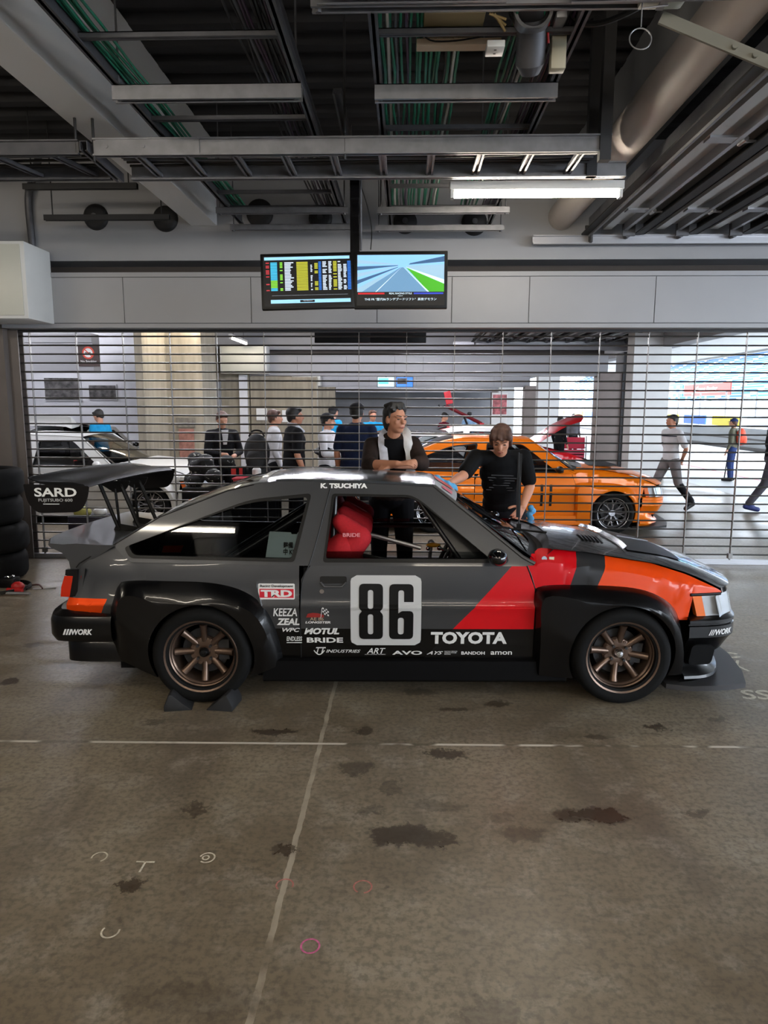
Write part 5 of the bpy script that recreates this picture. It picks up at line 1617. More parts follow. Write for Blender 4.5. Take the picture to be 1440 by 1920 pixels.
M_towel = mat('white_towel', '#c6c6cf', .95, noise=.12, nscale=25, bump=.3)
towel([rel(-.02, 5.765, 1.50), rel(-.10, 5.775, 1.50), rel(-.175, 5.72, 1.49), rel(-.19, 5.62, 1.43), rel(-.175, 5.555, 1.33), rel(-.165, 5.53, 1.25), rel(-.15, 5.515, 1.17), rel(-.17, 5.53, 1.09)], .068, 'towel', M_towel)
towel([rel(-.02, 5.765, 1.50), rel(.01, 5.71, 1.485), rel(.018, 5.61, 1.43), rel(.03, 5.555, 1.34), rel(.05, 5.53, 1.24), rel(.045, 5.52, 1.17), rel(.0, 5.535, 1.10)], .062, 'towel', mat('white_towel_end', '#cfd2d6', .95, noise=.08, nscale=25, bump=.3))

# --- man in black wiping the windscreen
LX, LY = .84, 5.95
JB = dict(head=rel(.760, 5.56, 1.425), neck=rel(.768, 5.66, 1.335), chest=rel(.79, 5.76, 1.15), waist=rel(.82, 5.88, .97), pelvis=rel(.835, 5.96, .84),
          shR=rel(.575, 5.66, 1.285), shL=rel(.965, 5.70, 1.285), elR=rel(.455, 5.44, 1.155), wrR=rel(.345, 5.25, 1.12), elL=rel(1.025, 5.69, 1.05), wrL=rel(.94, 5.50, .905),
          hipR=rel(.775, 5.98, .80), hipL=rel(.95, 5.98, .80), knR=rel(.79, 5.93, .45), knL=rel(1.0, 5.93, .45), anR=rel(.79, 6.03, .085), anL=rel(1.02, 6.03, .085), toeR=rel(.78, 5.87, .035), toeL=rel(1.05, 5.87, .035))
mB = human('person in a black printed T shirt wiping the windscreen with a blue cloth', (LX, LY, 0), 0, 1.70, SKIN2, cloth('black_print_tee', '#08080a'), cloth('black_trousers', '#121216'), M_black, 'short', HAIRB, 'full', None, JB, yaw=-.18, pitch=.42, vox=.0065, face=True,
          grip={'R': ((-.8, -.5, -.12), (-.2, -.2, 1)), 'L': ((-.55, -.45, -.7), (.4, -.8, .3))})
# chest print
b = MB()
for r in range(7):
    z = 1.14 - r * .022; y = 5.632 + r * .017
    w = .10 + .03 * math.sin(r * 1.3)
    b.box(rel(.79, y, z), (w * 1.8, .004, .006), Matrix.Rotation(.03, 3, 'Y'))
b.build('shirt_print', mat('faded_print', '#3a3a3d', .8), mB, smooth=0)
# blue cloth
rnd = random.Random(3); b = MB()
for i in range(16):
    t = i / 15
    b.ball(rel(.20 + .17 * t, 5.20 + .02 * math.sin(i), 1.165 - .10 * t + rnd.uniform(-.02, .02)), (.03 + .012 * rnd.random(), .03, .022 + .012 * rnd.random()), 8, 6, Matrix.Rotation(rnd.uniform(-1, 1), 3, 'Y'))
b.xf(Matrix.Translation((LX, LY, 0)))
o = remesh(b, 'wiping_cloth', mat('blue_cloth', '#4f93bd', .9, noise=.15, nscale=30), None, .010, 2)
tag(o, 'crumpled light blue wiping cloth held on the windscreen of the grey car', 'cloth')
b = MB()
for i in range(6): b.ball((1.03 + rnd.uniform(-.02, .02), 5.62 + rnd.uniform(-.02, .02), .88 - .03 * i), (.03, .025, .03), 8, 6)
o = remesh(b, 'spare_cloth', MATS['blue_cloth'], None, .010, 2); tag(o, 'light blue cloth hanging from the hand resting on the bonnet', 'cloth')
# ---------------------------------------------------------------- the garage beyond the shutter
fill_lamps = [(-3.2, 9.4, 3.35), (.6, 9.0, 3.4), (-1.2, 10.6, 3.4), (-5.8, 9.6, 3.3), (-2.2, 12.2, 3.4), (1.0, 12.2, 3.4)]  # lamps added out of sight above the header to light this garage
for i, (x, y, z) in enumerate(fill_lamps):
    lamp(x, y, z, ['added fill lamp above the front of the white car', 'added fill lamp just beyond the screens', 'added fill lamp above the person in the navy shirt', 'added fill lamp above the tail of the white car', 'added fill lamp above the standing onlookers', 'added fill lamp behind the orange car'][i], tube=M_fill_tube)
lamp(-4.4, 14.2, 3.25, 'lit strip lamp running into the picture at the left of the far garage', PI / 2, 2.4)
lamp(-4.1, 17.3, 3.22, 'second strip lamp in line behind it near the far shutter header', PI / 2, 1.6)
for (x, y, w) in ((-8.0, 11.2, 'at the far left above the white cars'), (-7.6, 13.9, 'over the tail of the second white car'), (.4, 14.6, 'behind the red car on the left'), (-1.4, 13.5, 'behind the onlookers in the second garage')):
    lamp(x, y, 3.38, 'added fill lamp ' + w, tube=M_fill_tube)  # more unseen lamps, added to lift the walls of this garage
for k, ys in enumerate(((21.0, 24.0, 27.0), (33.0, 36.0, 39.0))):
    for i, y in enumerate(ys):
        for j, x in enumerate((-4.5, -1.0, 2.6)):
            lamp(x, y, 3.4, 'added fill lamp %s of the %s row in the %s garage along' % (('on the left', 'in the middle', 'on the right')[j], ('first', 'second', 'third')[i], ('third', 'fourth')[k]), tube=M_fill_tube)  # rows added behind the headers to brighten the further garages
for k in (1, 2):
    housing(7.31 + BAY * k, ['', 'pale boxed wall unit above the grey door beyond the shutter', 'small pale boxed wall unit far back in the third garage'][k], name='wall_unit_housing')
# screens in the garages beyond
for (x, y, w, lab) in ((-.80, 8.95, .69, 'dark back of the left television just beyond the shutter header'), (-.10, 8.95, .69, 'dark back of the right television just beyond the shutter header')):
    t = screen(lab, (x, y, 2.68), (.05, 0, PI)); b = MB(); b.bx(-.03, .03, .05, .09, 0, 1.75); b.build('hanger_pole', M_black, t, smooth=0); b = MB(); panel(b, -.33, .33, -.19, .19, -.001); b.build('display', SCR[3], t, smooth=0)
for (x, c, lab) in ((-.80, 7, 'far television with a pale blue picture in the third garage'), (-.05, 3, 'far television with a dark picture in the third garage')):
    t = screen(lab, (x, 28.4, 2.63), (-.06, 0, 0)); b = MB(); b.bx(-.03, .03, .05, .09, 0, 1.8); b.build('hanger_pole', M_black, t, smooth=0); b = MB(); panel(b, -.33, .33, -.19, .19, -.001); sc = b.build('display', SCR[c], t, smooth=0)
    b = MB(); panel(b, -.30, .1, -.08, .15, -.002); b.build('display_picture', SCR[1 if c == 7 else 0], sc, smooth=0)

# partition, pictures and signs at the left
M_part = mat('white_partition', '#c2c3c8', .6, noise=.03, nscale=2)
b = MB(); b.bx(-9.9, -5.35, 15.5, 15.7, 0, 3.6); struct(b.build('wall_left_partition', M_part, smooth=0))
b = MB(); b.bx(-5.35, -5.15, 15.5, 15.7, 0, 3.6); struct(b.build('trim_80', mat('door_post_white', '#d6d6da', .5), smooth=0))
b = MB(); b.bx(-9.9, -5.9, 13.2, 13.5, 2.3, 3.02); b.bx(-9.9, -5.9, 13.16, 13.2, 2.85, 3.02); struct(b.build('trim_81', M_panel, smooth=0))
b = MB(); b.bx(-5.15, -5.0, 13.3, 15.7, 0, 4.2); struct(b.build('wall_column_side', M_conc, smooth=0))
b = MB(); b.bx(-5.0, -4.25, 14.6, 15.7, 0, 4.2); struct(b.build('wall_column', M_conc, smooth=0))
t = thing('no_smoking_sign', 'dark no smoking sign with red ring on the white bulkhead at left', 'sign', (-5.98, 13.186, 2.61))
b = MB(); b.bx(-.20, .20, -.012, .012, -.20, .20); b.build('sign_board', mat('sign_brown', '#3a2a26', .5), t, smooth=0)
b = MB(); b.lathe([(.085, -.014), (.115, -.014)], 28, (0.0, 0, .05), 'Y'); b.box((0, -.014, .05), (.19, .001, .02), Matrix.Rotation(.75, 3, 'Y')); b.build('prohibition_ring', mat('sign_red', '#c8402a', .5), t, smooth=0)
b = MB(); b.lathe([(.001, -.013), (.088, -.013)], 28, (0.0, 0, .05), 'Y'); b.build('sign_disc', M_decal, t, smooth=0)
b = MB(); b.bx(-.06, .05, -.0145, -.014, .045, .06); b.build('cigarette_mark', M_black, t, smooth=0)
text('sign_lettering', 'No Smoking', M_decal, t, lambda u, v: (-.15 + u, -.014, -.14 + v), .30, .055, bold=.02)
M_pic = mat('photo_print', '#4c4a4a', .5, noise=.9, nscale=9)
for (x0, x1, z0, z1, lab) in ((-8.05, -7.25, 1.80, 2.28, 'large dark photo print on the white wall at far left'), (-7.05, -6.45, 1.82, 2.12, 'smaller dark photo print on the white wall right of the larger one')):
    t = thing('photo_print', lab, 'picture', (0, 15.48, 0)); b = MB(); b.bx(x0, x1, -.02, .015, z0, z1); b.build('print', M_pic, t, smooth=0); b = MB(); b.bx(x0 - .02, x1 + .02, -.012, .018, z0 - .02, z1 + .02); b.build('print_border', M_part, t, smooth=0)
t = thing('steel_door', 'grey steel door in the concrete wall beyond the shutter at left', 'door', (-5.45, 18.9, 0))
b = MB(); b.bx(-.55, .45, -.06, .04, 0, 2.35); b.build('door_leaf', mat('door_grey', '#7d7e83', .45), t, smooth=0); b = MB(); b.bx(-.55, .3, -.07, .0, 1.75, 2.34); b.build('upper_panel', mat('door_grey_dark', '#5c5b62', .4), t, smooth=0)
b = MB(); b.tube([(-.48, -.10, .9), (-.48, -.10, 1.25)], .018, 8); b.tube([(-.48, -.10, 1.9), (-.48, -.10, 2.2)], .018, 8); b.build('pull_handle', M_chrome, t)
b = MB(); b.bx(-4.5, -4.28, 18.88, 19.0, 0, 2.5); struct(b.build('trim_82', MATS['door_post_white'], smooth=0))
t = thing('faded_poster', 'faded red graffiti like poster on the concrete column', 'poster', (-4.62, 14.58, .95)); b = MB(); b.bx(-.16, .16, -.01, .01, -.45, .25); b.build('poster_sheet', mat('faded_red_print', '#8c6256', .9, noise=.3, nscale=12), t, smooth=0); b = MB(); b.bx(-.2, .2, -.012, .008, .28, .48); b.build('poster_header', mat('grey_print', '#6f6a60', .9, noise=.4, nscale=12), t, smooth=0)
for k, (x, z) in enumerate(((-3.55 - .35, 1.45), (-3.2, 1.4))):
    b = MB(); b.bx(x - .14, x + .14, 18.85, 19.0, z - .16, z + .16); tag(b.build('notice_sheet', M_decal, smooth=0), ['white notice sheet on the concrete right of the steel door', 'second white notice sheet nearer the middle of the far wall'][k], 'notice')
b = MB(); b.bx(-4.2, -2.4, 18.92, 19.2, 0, 2.45); struct(b.build('wall_far_concrete', M_conc, smooth=0))
# pit-side columns with guides
for k in (1, 2, 3):
    Y = 7.3 + BAY * k
    b = MB(); b.bx(5.12, 5.7, Y - .1, Y + .5, 0, 2.55); struct(b.build('wall_column_%d' % k, mat('brown_column', '#7b716c', .6, noise=.1, nscale=3), smooth=0))
    b = MB(); b.bx(5.70, 5.78, Y - .16, Y + .5, 0, 3.1); b.bx(5.84, 5.95, Y - .16, Y + .5, 0, 3.1); struct(b.build('trim_%d' % (90 + k), M_dark, smooth=0))
    b = MB(); b.bx(5.78, 5.84, Y - .2, Y - .12, 0, 3.1); struct(b.build('trim_%d' % (93 + k), M_white, smooth=0))
t = thing('racing_poster', 'red and white racing poster hanging far back right of the pillar', 'poster', (4.05, 30.4, 1.75)); b = MB(); b.bx(-.3, .3, -.02, .0, -.42, .42); b.build('poster_sheet', mat('red_print', '#b0666a', .6, noise=.7, nscale=5), t, smooth=0); b = MB(); b.bx(-.34, .34, -.01, .01, -1.75, .5); b.build('poster_backing', M_decal, t, smooth=0)

# ---- cars beyond the shutter
ORG = paint('orange_paint', '#e8770c', .15, .3)
oc = make_car('race_car', 'orange hatchback race car number 11 beyond the shutter', (1.57, 10.06, 0), 0.0,
         dict(body=ORG, flare=ORG, bumper=ORG, skirt=ORG, hood=ORG, splitter=mat('splitter_black', '#1b1b1d', .4), rim=M_rimsilver, wheel='mesh', mirror=M_black), detail=False, shear=.0)
od = near(oc, 'door')
for x0 in (.24, .36):
    b = MB(); b.grid([[(x, -(side_y(x, z) + .004), z) for x in (x0, x0 + .035)] for z in [.37 + .29 * i / 10 for i in range(11)] ]); b.build('number_digit', M_black, od, smooth=0)
oh = kid(oc, 'bonnet')[0]
b = MB(); b.bx(.95, 1.35, -.45, .45, .885, .90); b.build('bonnet_vent', M_black, oh, smooth=0)
WHT = paint('white_paint_car', '#d2d2ce', .0, .3)
make_car('hatchback_car', 'white hatchback car with gold sun strip parked beyond the shutter at left', (-4.80, 10.45, 0), 0.0,
         dict(body=WHT, flare=WHT, bumper=WHT, skirt=WHT, hood=WHT, rim=M_rimsilver, mirror=WHT, wheel='mesh', splitter=M_black, roof=WHT), detail=False, shear=0.0)
make_car('hatchback_car', 'white hatchback car with raised tailgate behind the other white car', (-6.6, 14.2, 0.0), PI / 2,
         dict(body=WHT, flare=WHT, bumper=WHT, skirt=WHT, hood=WHT, rim=M_rimsilver, splitter=M_black), detail=False, shear=0.0, hatch_open=26)
REDP = paint('red_paint_car', '#b3121c', .1, .3)
make_car('hatchback_car', 'red hatchback car with raised bonnet behind the orange car', (1.75, 14.6, 0), 0.0,
         dict(body=REDP, flare=REDP, bumper=REDP, skirt=REDP, hood=REDP, rim=M_rimsilver, splitter=M_black, frame=WHT, roof=WHT), detail=False, shear=0.0, hood_open=42)
BLKP = paint('black_paint_car', '#141416', .1, .25)
make_car('hatchback_car', 'black and white hatchback car directly behind the orange car', (.55, 12.4, 0), 0.0,
         dict(body=BLKP, flare=BLKP, bumper=BLKP, hood=BLKP, rim=M_rimsilver, splitter=M_black, frame=WHT), detail=False, shear=0.0)

# ---- onlookers
KB = cloth('black_cotton', '#131316'); KN = cloth('navy_cotton', '#141c33'); KW = cloth('white_cotton', '#c4c4c6', .9, .08); KG = cloth('grey_shorts', '#6f6a6a'); KJ = cloth('blue_denim', '#26345c'); KS = cloth('sky_blue_cotton', '#1f86b5'); KO = cloth('olive_cotton', '#5d5c4e')
armf = dict(elR=(-.25, -.05, 1.12), wrR=(-.10, -.26, 1.10), elL=(.25, -.05, 1.12), wrL=(.10, -.26, 1.08))
def arms(k, **kw): return {a: tuple(c * k for c in v) for a, v in kw.items()}
p = human('brown haired person in a black jacket over a white shirt behind the cart', (-2.54, 9.6, 0), .55, 1.60, SKIN, KB, KB, None, 'long', HAIRB, 'short', pitch=.3, J=arms(.94, **armf), fingers=False)
b = MB(); b.grid([[(x * (1 - .5 * i / 4), -.118 - .012 * math.sin(i) - .01 * (1 - abs(x) * 10), 1.36 - .05 * i) for x in (-.05, 0, .05)] for i in range(5)]); b.build('shirt_front', KW, p, solid=.01)
human('short haired person in a white long sleeved shirt right of the backpack', (-1.85, 9.8, 0), 1.9, 1.63, SKIN, KW, KB, None, 'long', HAIRB, 'short', fingers=False)
p = human('burly person in a black T shirt with a pale towel seen from the side', (-1.40, 8.75, 0), 2.0, 1.67, SKIN2, KB, KB, None, 'short', HAIRK, 'short', fat=1.22, fingers=False)
b = MB(); b.tube([(-.07, -.10, 1.36), (-.085, 0, 1.45), (0, .07, 1.46), (.085, 0, 1.45), (.07, -.10, 1.36)], .028, 8); b.build('towel', M_towel, p)
p = human('person in a black cap and black vest over white sleeves', (-1.08, 9.65, 0), 1.3, 1.58, SKIN, KW, KB, None, 'long', HAIRK, 'short', cap=KB, J=arms(.93, **armf), fingers=False)
b = MB()
for t, rx, ry, rr in ((.86, .150, .104, .10), (.70, .184, .122, .13), (.50, .175, .118, .13), (.30, .170, .122, .12)):
    b.ball(Vector((0, .01, .93 + .5 * t)) * .93, (rx * .93, ry * .93, rr * .93), 18, 12)
remesh(b, 'vest', KB, p, .015, 4)
human('big person in a navy shirt and black cap seen from behind', (-.60, 8.6, 0), PI - .2, 1.72, SKIN2, KN, KB, None, 'short', HAIRK, 'short', cap=KB, fat=1.25, fingers=False)
human('person in a bright blue T shirt bending beside the white cars at left', (-5.5, 12.4, 0), -1.9, 1.60, SKIN, KS, KB, None, 'short', HAIRK, 'short', pitch=.4, fingers=False, vox=.016)
walk = dict(hipR=(-.09, 0, .89), knR=(-.10, -.20, .50), anR=(-.10, -.20, .10), toeR=(-.10, -.36, .06), hipL=(.09, .02, .89), knL=(.10, .12, .50), anL=(.10, .42, .16), toeL=(.10, .32, .035))
p = human('person in a striped white T shirt and grey shorts walking past the orange nose', (4.30, 11.4, 0), -1.25, 1.56, SKIN2, KW, KG, None, 'short', HAIRK, 'short', J=arms(.918, elR=(-.27, .10, 1.12), wrR=(-.08, .20, .93), elL=(.27, .10, 1.12), wrL=(.06, .21, .93), **walk), fingers=False)
b = MB()
for z in (1.22, 1.10): b.lathe([(.187, z), (.187, z + .014)], 28, (0, .005, 0), 'Z')
for v in b.bm.verts: v.co.y *= .70
b.build('shirt_stripe', KN, p)
for s in 'RL':
    pass
b = MB()
for (hx, kn, an) in (((-.083, 0, .46), (-.092, -.184, .46), (-.092, -.184, .12)), ((.083, .1, .46), (.092, .11, .46), (.092, .385, .16))): b.cone(kn, an, .066, .056)
remesh(b, 'leggings', KB, p, .014, 3)
p = human('person with a blue cap and an orange backpack standing in the pit lane', (7.45, 16.1, 0), -2.2, 1.42, SKIN, KO, KJ, None, 'long', HAIRB, 'short', cap=KJ, fingers=False, vox=.015)
b = MB(); b.ball((0, .17, 1.02), (.14, .10, .20), 16, 12); b.ball((0, .24, .95), (.10, .06, .11), 14, 10); remesh(b, 'backpack', mat('orange_backpack', '#d8482a', .7, noise=.2, nscale=10), p, .015, 3)
b = MB(); b.tube([(-.26, -.12, .62), (-.42, -.2, .0)], .014, 8); b.build('umbrella', M_black, p)
human('person in dark trousers and blue shoes striding at the right edge', (5.95, 11.4, 0), 1.35, 1.66, SKIN, KB, cloth('grey_trousers', '#46434a'), mat('blue_shoe', '#1d2a66', .6), 'long', HAIRK, 'short', J=arms(.976, hipL=(.09, .02, .89), knL=(.10, -.16, .50), anL=(.10, -.30, .16), toeL=(.10, -.46, .06), hipR=(-.09, .02, .89), knR=(-.10, .12, .48), anR=(-.10, .34, .12), toeR=(-.10, .20, .035)), fingers=False)
human('person in a black jacket by the red folding chair', (3.95, 18.0, 0), 2.2, 1.42, SKIN, KB, KB, None, 'long', HAIRK, 'short', pitch=.3, fingers=False, vox=.018)
human('person in dark clothes near the pit opening behind the red chair', (5.25, 22.0, 0), .3, 1.45, SKIN, cloth('grey_top', '#5a575c'), KB, None, 'long', HAIRB, 'short', fingers=False, vox=.018)
human('person with a black cap and blue shirt behind the big person in navy', (-1.45, 14.0, 0), 2.4, 1.66, SKIN, KS, KB, None, 'short', HAIRK, 'short', cap=KB, fingers=False, vox=.018)
human('distant person in a blue shirt just left of the grey haired person', (-.66, 14.0, 0), .4, 1.60, SKIN2, KS, KB, None, 'short', HAIRB, 'short', fingers=False, vox=.018)
human('distant person in a pale blue shirt far behind the orange car', (2.0, 22.0, 0), 2.8, 1.50, SKIN, cloth('pale_blue_cotton', '#7f9fbf'), KB, None, 'short', HAIRK, 'short', fingers=False, vox=.018)
human('distant person in a maroon top behind the black and white car', (.95, 17.2, 0), 1.0, 1.52, SKIN, cloth('maroon_cotton', '#5a1c28'), KB, None, 'long', HAIRK, 'short', pitch=.5, fingers=False, vox=.018)

# ---- things standing about
t = thing('tool_cart', 'black cart piled with bags in front of the person in the black jacket', 'cart', (-2.35, 8.75, 0))
b = MB(); b.bx(-.42, .75, -.28, .28, .62, .68); b.bx(-.42, .75, -.28, .28, .12, .16); b.build('shelf', M_black, t, smooth=0, bevel=.01)
b = MB(); b.bx(-.42, .75, -.29, -.27, .16, .64); b.build('front_skirt', KB, t, smooth=0)
for x in (-.38, .71):
    for y in (-.24, .24):
        b = MB(); b.tube([(x, y, .0), (x, y, .64)], .018, 8); b.build('leg', M_black, t)
rnd = random.Random(11); b = MB()
for i in range(14): b.ball((-2.72 + rnd.uniform(0, .42), 8.62 + rnd.uniform(-.1, .25), .80 + rnd.uniform(-.06, .22)), (.11, .1, .09), 10, 8)
o = remesh(b, 'duffel_bag', mat('black_white_print', '#19191a', .8, noise=.0), None, .018, 3)
m = MATS['black_white_print']; h = NT(m); h.link(h.mix(h.ramp(h.noise(16, 3), .60, .64), '#101011', '#b8b6ae'), h.b.inputs['Base Color'])
tag(o, 'black bag with white splashes on the cart at left', 'bag')
t = thing('backpack', 'black backpack on the cart right of the person in the black jacket', 'backpack', (-1.90, 8.85, .68))
b = MB(); b.ball((0, 0, .42), (.17, .12, .24), 18, 12); b.ball((0, -.11, .32), (.13, .06, .14), 14, 10); b.ball((0, 0, .15), (.18, .13, .17), 14, 10); remesh(b, 'bag_body', mat('bag_black', '#1d1d20', .7), t, .015, 3)
b = MB(); b.tube(smooth_line([(-.10, 0, .62), (-.06, 0, .70), (.06, 0, .70), (.10, 0, .62)], 2), .012, 6); b.build('grab_handle', M_black, t)
t = thing('bottle', 'teal and white drink bottle on the cart in front of the backpack', 'bottle', (-1.84, 8.52, .68))
b = MB(); b.lathe([(.001, 0), (.06, 0), (.062, .02), (.062, .15), (.04, .19)], 20); b.build('bottle_body', mat('teal_plastic', '#128a72', .3), t); b = MB(); b.lathe([(.052, .155), (.055, .17), (.055, .23), (.03, .26), (.001, .26)], 20); b.build('bottle_cap', M_decal, t); b = MB(); b.lathe([(.0625, .05), (.0632, .06), (.0632, .10), (.0625, .11)], 20); b.build('bottle_label', mat('pale_teal', '#9fd0c2', .4), t)
t = thing('hand_bag', 'red and black pouch on the cart left of the teal bottle', 'bag', (-2.07, 8.55, .68))
b = MB(); b.bx(-.09, .09, -.06, .06, 0, .26); b.build('bag_body', KB, t, bevel=.03); b = MB(); b.bx(.02, .06, -.066, -.058, .02, .25); b.bx(-.08, -.02, -.066, -.058, .15, .24); b.build('red_strap', M_red, t, smooth=0)
t = thing('tool_tray', 'red metal tool tray on the front of the cart above the grey roof', 'tray', (-1.90, 8.30, .0))
b = MB(); b.bx(-.16, .17, -.10, .10, .70, .82); b.build('tray_body', mat('tray_red', '#a01e2c', .4), t, bevel=.01); b = MB(); b.bx(-.17, .18, -.11, .11, .815, .835); b.build('tray_lid', mat('tray_red_lid', '#b2283a', .35), t, bevel=.006)
b = MB(); b.bx(-.15, .15, -.09, .09, .66, .70); b.bx(-.02, .02, -.02, .02, .02, .66); b.bx(-.2, .2, -.2, .2, 0, .02); b.build('tray_stand', M_black, t, smooth=0)
t = thing('folding_chair', 'red canvas folding chair seen from behind near the pit opening', 'chair', (4.55, 19.0, 0), 0)
b = MB(); b.bx(-.31, .31, .0, .03, .55, .86); b.build('backrest', mat('chair_red', '#bc2440', .7), t, bevel=.01); b = MB(); b.bx(-.31, .31, .0, .03, .24, .53); b.build('seat_back_flap', mat('chair_pink', '#c8405a', .7), t, bevel=.01)
b = MB(); b.bx(-.29, .29, .0, .4, .38, .41); b.build('seat', MATS['chair_red'], t, smooth=0)
for x in (-.34, .34):
    for y in (-.02, .40):
        b = MB(); b.tube([(x, y, 0), (x, y, .9 if y < 0 else .58)], .014, 8); b.build('leg', M_galv, t)
    b = MB(); b.tube([(x, -.02, .58), (x, .42, .58)], .016, 8); b.tube([(x, -.02, .04), (x, .42, .04)], .012, 8); b.build('armrest', M_galv, t)
t = thing('engine_crane', 'red engine hoist with raised boom behind the orange car', 'hoist', (1.65, 16.4, 0))
MR = mat('hoist_red', '#a81522', .35)
b = MB(); b.bx(-.9, .2, -.45, -.37, .06, .14); b.bx(-.9, .2, .37, .45, .06, .14); b.bx(.1, .2, -.45, .45, .06, .14); b.build('base_frame', MR, t, smooth=0)
b = MB(); b.bx(.08, .18, -.05, .05, .1, 1.30); b.build('mast', MR, t, smooth=0)
b = MB(); b.tube([(.13, 0, 1.28), (-.72, 0, 1.70)], .04, 8); b.build('boom', mat('hoist_dark_red', '#5a1018', .4), t)
b = MB(); b.box((-.66, 0, 1.88), (.16, .08, .30), Matrix.Rotation(-.25, 3, 'Y')); b.build('boom_head', MR, t, smooth=0, bevel=.01)
b = MB(); b.tube([(-.72, 0, 1.70), (-.85, 0, 1.66), (-.88, 0, 1.72)], .018, 8); b.build('hook', M_dark, t)
b = MB(); b.tube([(.12, -.02, .5), (-.3, -.02, 1.48)], .025, 8); b.build('ram', M_black, t)
for x, y in ((-.85, -.41), (-.85, .41), (.15, -.41), (.15, .41)):
    b = MB(); b.tube([(x, y - .02, .035), (x, y + .02, .035)], .035, 10); b.build('caster', M_rubber, t)
# bits on the floor near the shutter
t = thing('crate', 'small open black box on the floor by the shutter near the car nose', 'box', (2.55, 6.95, 0)); b = MB(); b.plate(rrect(-.2, .2, -.12, .12, .01), [rrect(-.18, .18, -.10, .10, .01)], None, .16); b.bx(-.19, .19, -.11, .11, 0, .01); b.build('box_body', M_black, t, smooth=30)
t = thing('floor_squeegee', 'small black headed tool lying on the floor beyond the nose of the grey car', 'tool', (3.0, 6.85, 0), -.5); b = MB(); b.bx(-.45, .0, -.012, .012, .005, .03); b.build('handle', M_alu, t, smooth=0); b = MB(); b.bx(-.02, .04, -.16, .16, .0, .035); b.build('tool_head', M_black, t, smooth=0, bevel=.006)

# four tyres stacked at the left
TY = None
for i in range(4):
    z0 = .0 + i * .272
    t = thing('slick_tyre', ['wide black tyre at the bottom of the left stack', 'second tyre from the floor in the left stack', 'third tyre from the floor in the left stack', 'topmost tyre of the left stack'][i], 'tyre', (-4.12 + (.0, .03, -.01, .02)[i], 6.60, z0), group='tyres stacked at the left edge')
    if TY is None:
        b = MB(); b.lathe([(.19, .03), (.22, .012), (.28, .0), (.325, .012), (.345, .045), (.35, .08), (.35, .19), (.345, .225), (.325, .258), (.28, .27), (.22, .258), (.19, .24)], 56, axis='Z', closed=True); TY = b.build('carcass', M_rubber, t, smooth=60)
        b = MB(); b.lathe([(.20, .03), (.19, .04), (.175, .06), (.175, .21), (.19, .23), (.20, .24)], 40); b.lathe([(.001, .12), (.175, .12)], 40); TR = b.build('wheel_rim', M_galvd, t)
    else:
        for q in (TY, TR):
            c = q.copy(); COL.objects.link(c); c.parent = t
# airline and tools on the floor at the left
t = thing('air_hose', 'coiled black air hose with red fittings lying on the floor by the tyre stack', 'hose', (-3.66, 6.12, 0))
b = MB(); pts = [(.17 * math.cos(a) * (1 + .08 * math.sin(3 * a)), .20 * math.sin(a), .012 + .002 * a) for a in [i * .25 for i in range(62)]]; b.tube(pts, .010, 8); b.build('hose', M_black, t)
b = MB(); b.ball((.12, -.05, .05), (.06, .05, .045), 12, 8); b.tube([(.05, -.1, .03), (.2, -.12, .03)], .02, 8); b.build('red_fitting', M_red, t)
b = MB(); b.tube([(.03, -.17, .02), (.30, -.18, .02)], .014, 8); b.tube([(.24, -.02, .02), (.42, .05, .012)], .008, 6); b.build('metal_lance', M_alu, t)
b = MB(); b.bx(-.12, .02, .06, .18, .0, .09); b.build('regulator', M_black, t, bevel=.01); b = MB(); b.ball((-.05, .12, .10), (.05, .04, .02), 12, 8); b.ball((-.15, .0, .04), .02, 8, 6); b.build('gauge', M_chrome, t)
b = MB(); b.tube(smooth_line([(.1, .05, .02), (.2, .15, .02), (.28, .05, .03), (.32, .0, .02)], 2), .008, 6); b.build('lead', mat('brown_lead', '#4c2b26', .6), t)
# litter behind the shutter at the tail of the car
t = thing('storage_bin', 'dark bin topped with cloths just beyond the shutter behind the grey car', 'bin', (-3.70, 7.95, 0)); b = MB(); b.bx(-.2, .2, -.16, .16, 0, .42); b.build('bin_body', mat('bin_dark', '#1d1a2a', .6), t, bevel=.02)
b = MB(); b.ball((-.08, -.02, .45), (.1, .1, .07), 12, 8); b.build('yellow_cloth', mat('cloth_olive', '#9a9550', .9), t); b = MB(); b.ball((.12, 0, .46), (.08, .08, .05), 12, 8); b.build('white_cloth', M_decal, t)
b = MB()
for i in range(6): b.ball((-3.3 + .07 * i, 7.9, .07 + .02 * (i % 2)), (.09, .08, .07), 10, 8)
o = remesh(b, 'cloth_bundle', mat('cloth_pale', '#a8a890', .9, noise=.3, nscale=8), None, .015, 3); tag(o, 'pale bundle of cloth on the floor just beyond the shutter', 'cloth')

# ---------------------------------------------------------------- outside: pit lane, wall, stand
m = mat('pit_lane_concrete', '#b9bbbc', .55, noise=.08, nscale=.8)
b = MB(); b.bx(6.4, 13.3, -10, 170, -.2, -.005); struct(b.build('floor_2', m, smooth=0))
b = MB(); b.bx(13.3, 29.5, -10, 170, -.25, -.05); struct(b.build('floor_3', mat('track_asphalt', '#7d8085', .8, noise=.08, nscale=1), smooth=0))
b = MB(); b.bx(8.2, 8.32, -10, 170, -.006, -.003); o = b.build('lane_line', mat('pink_line', '#c58e90', .8), bpy.data.objects['floor_2'], smooth=0)
b = MB(); b.bx(10.6, 10.72, -10, 170, -.006, -.003); b.bx(12.0, 12.1, -10, 170, -.006, -.003); b.build('lane_line', M_decal, bpy.data.objects['floor_2'], smooth=0)
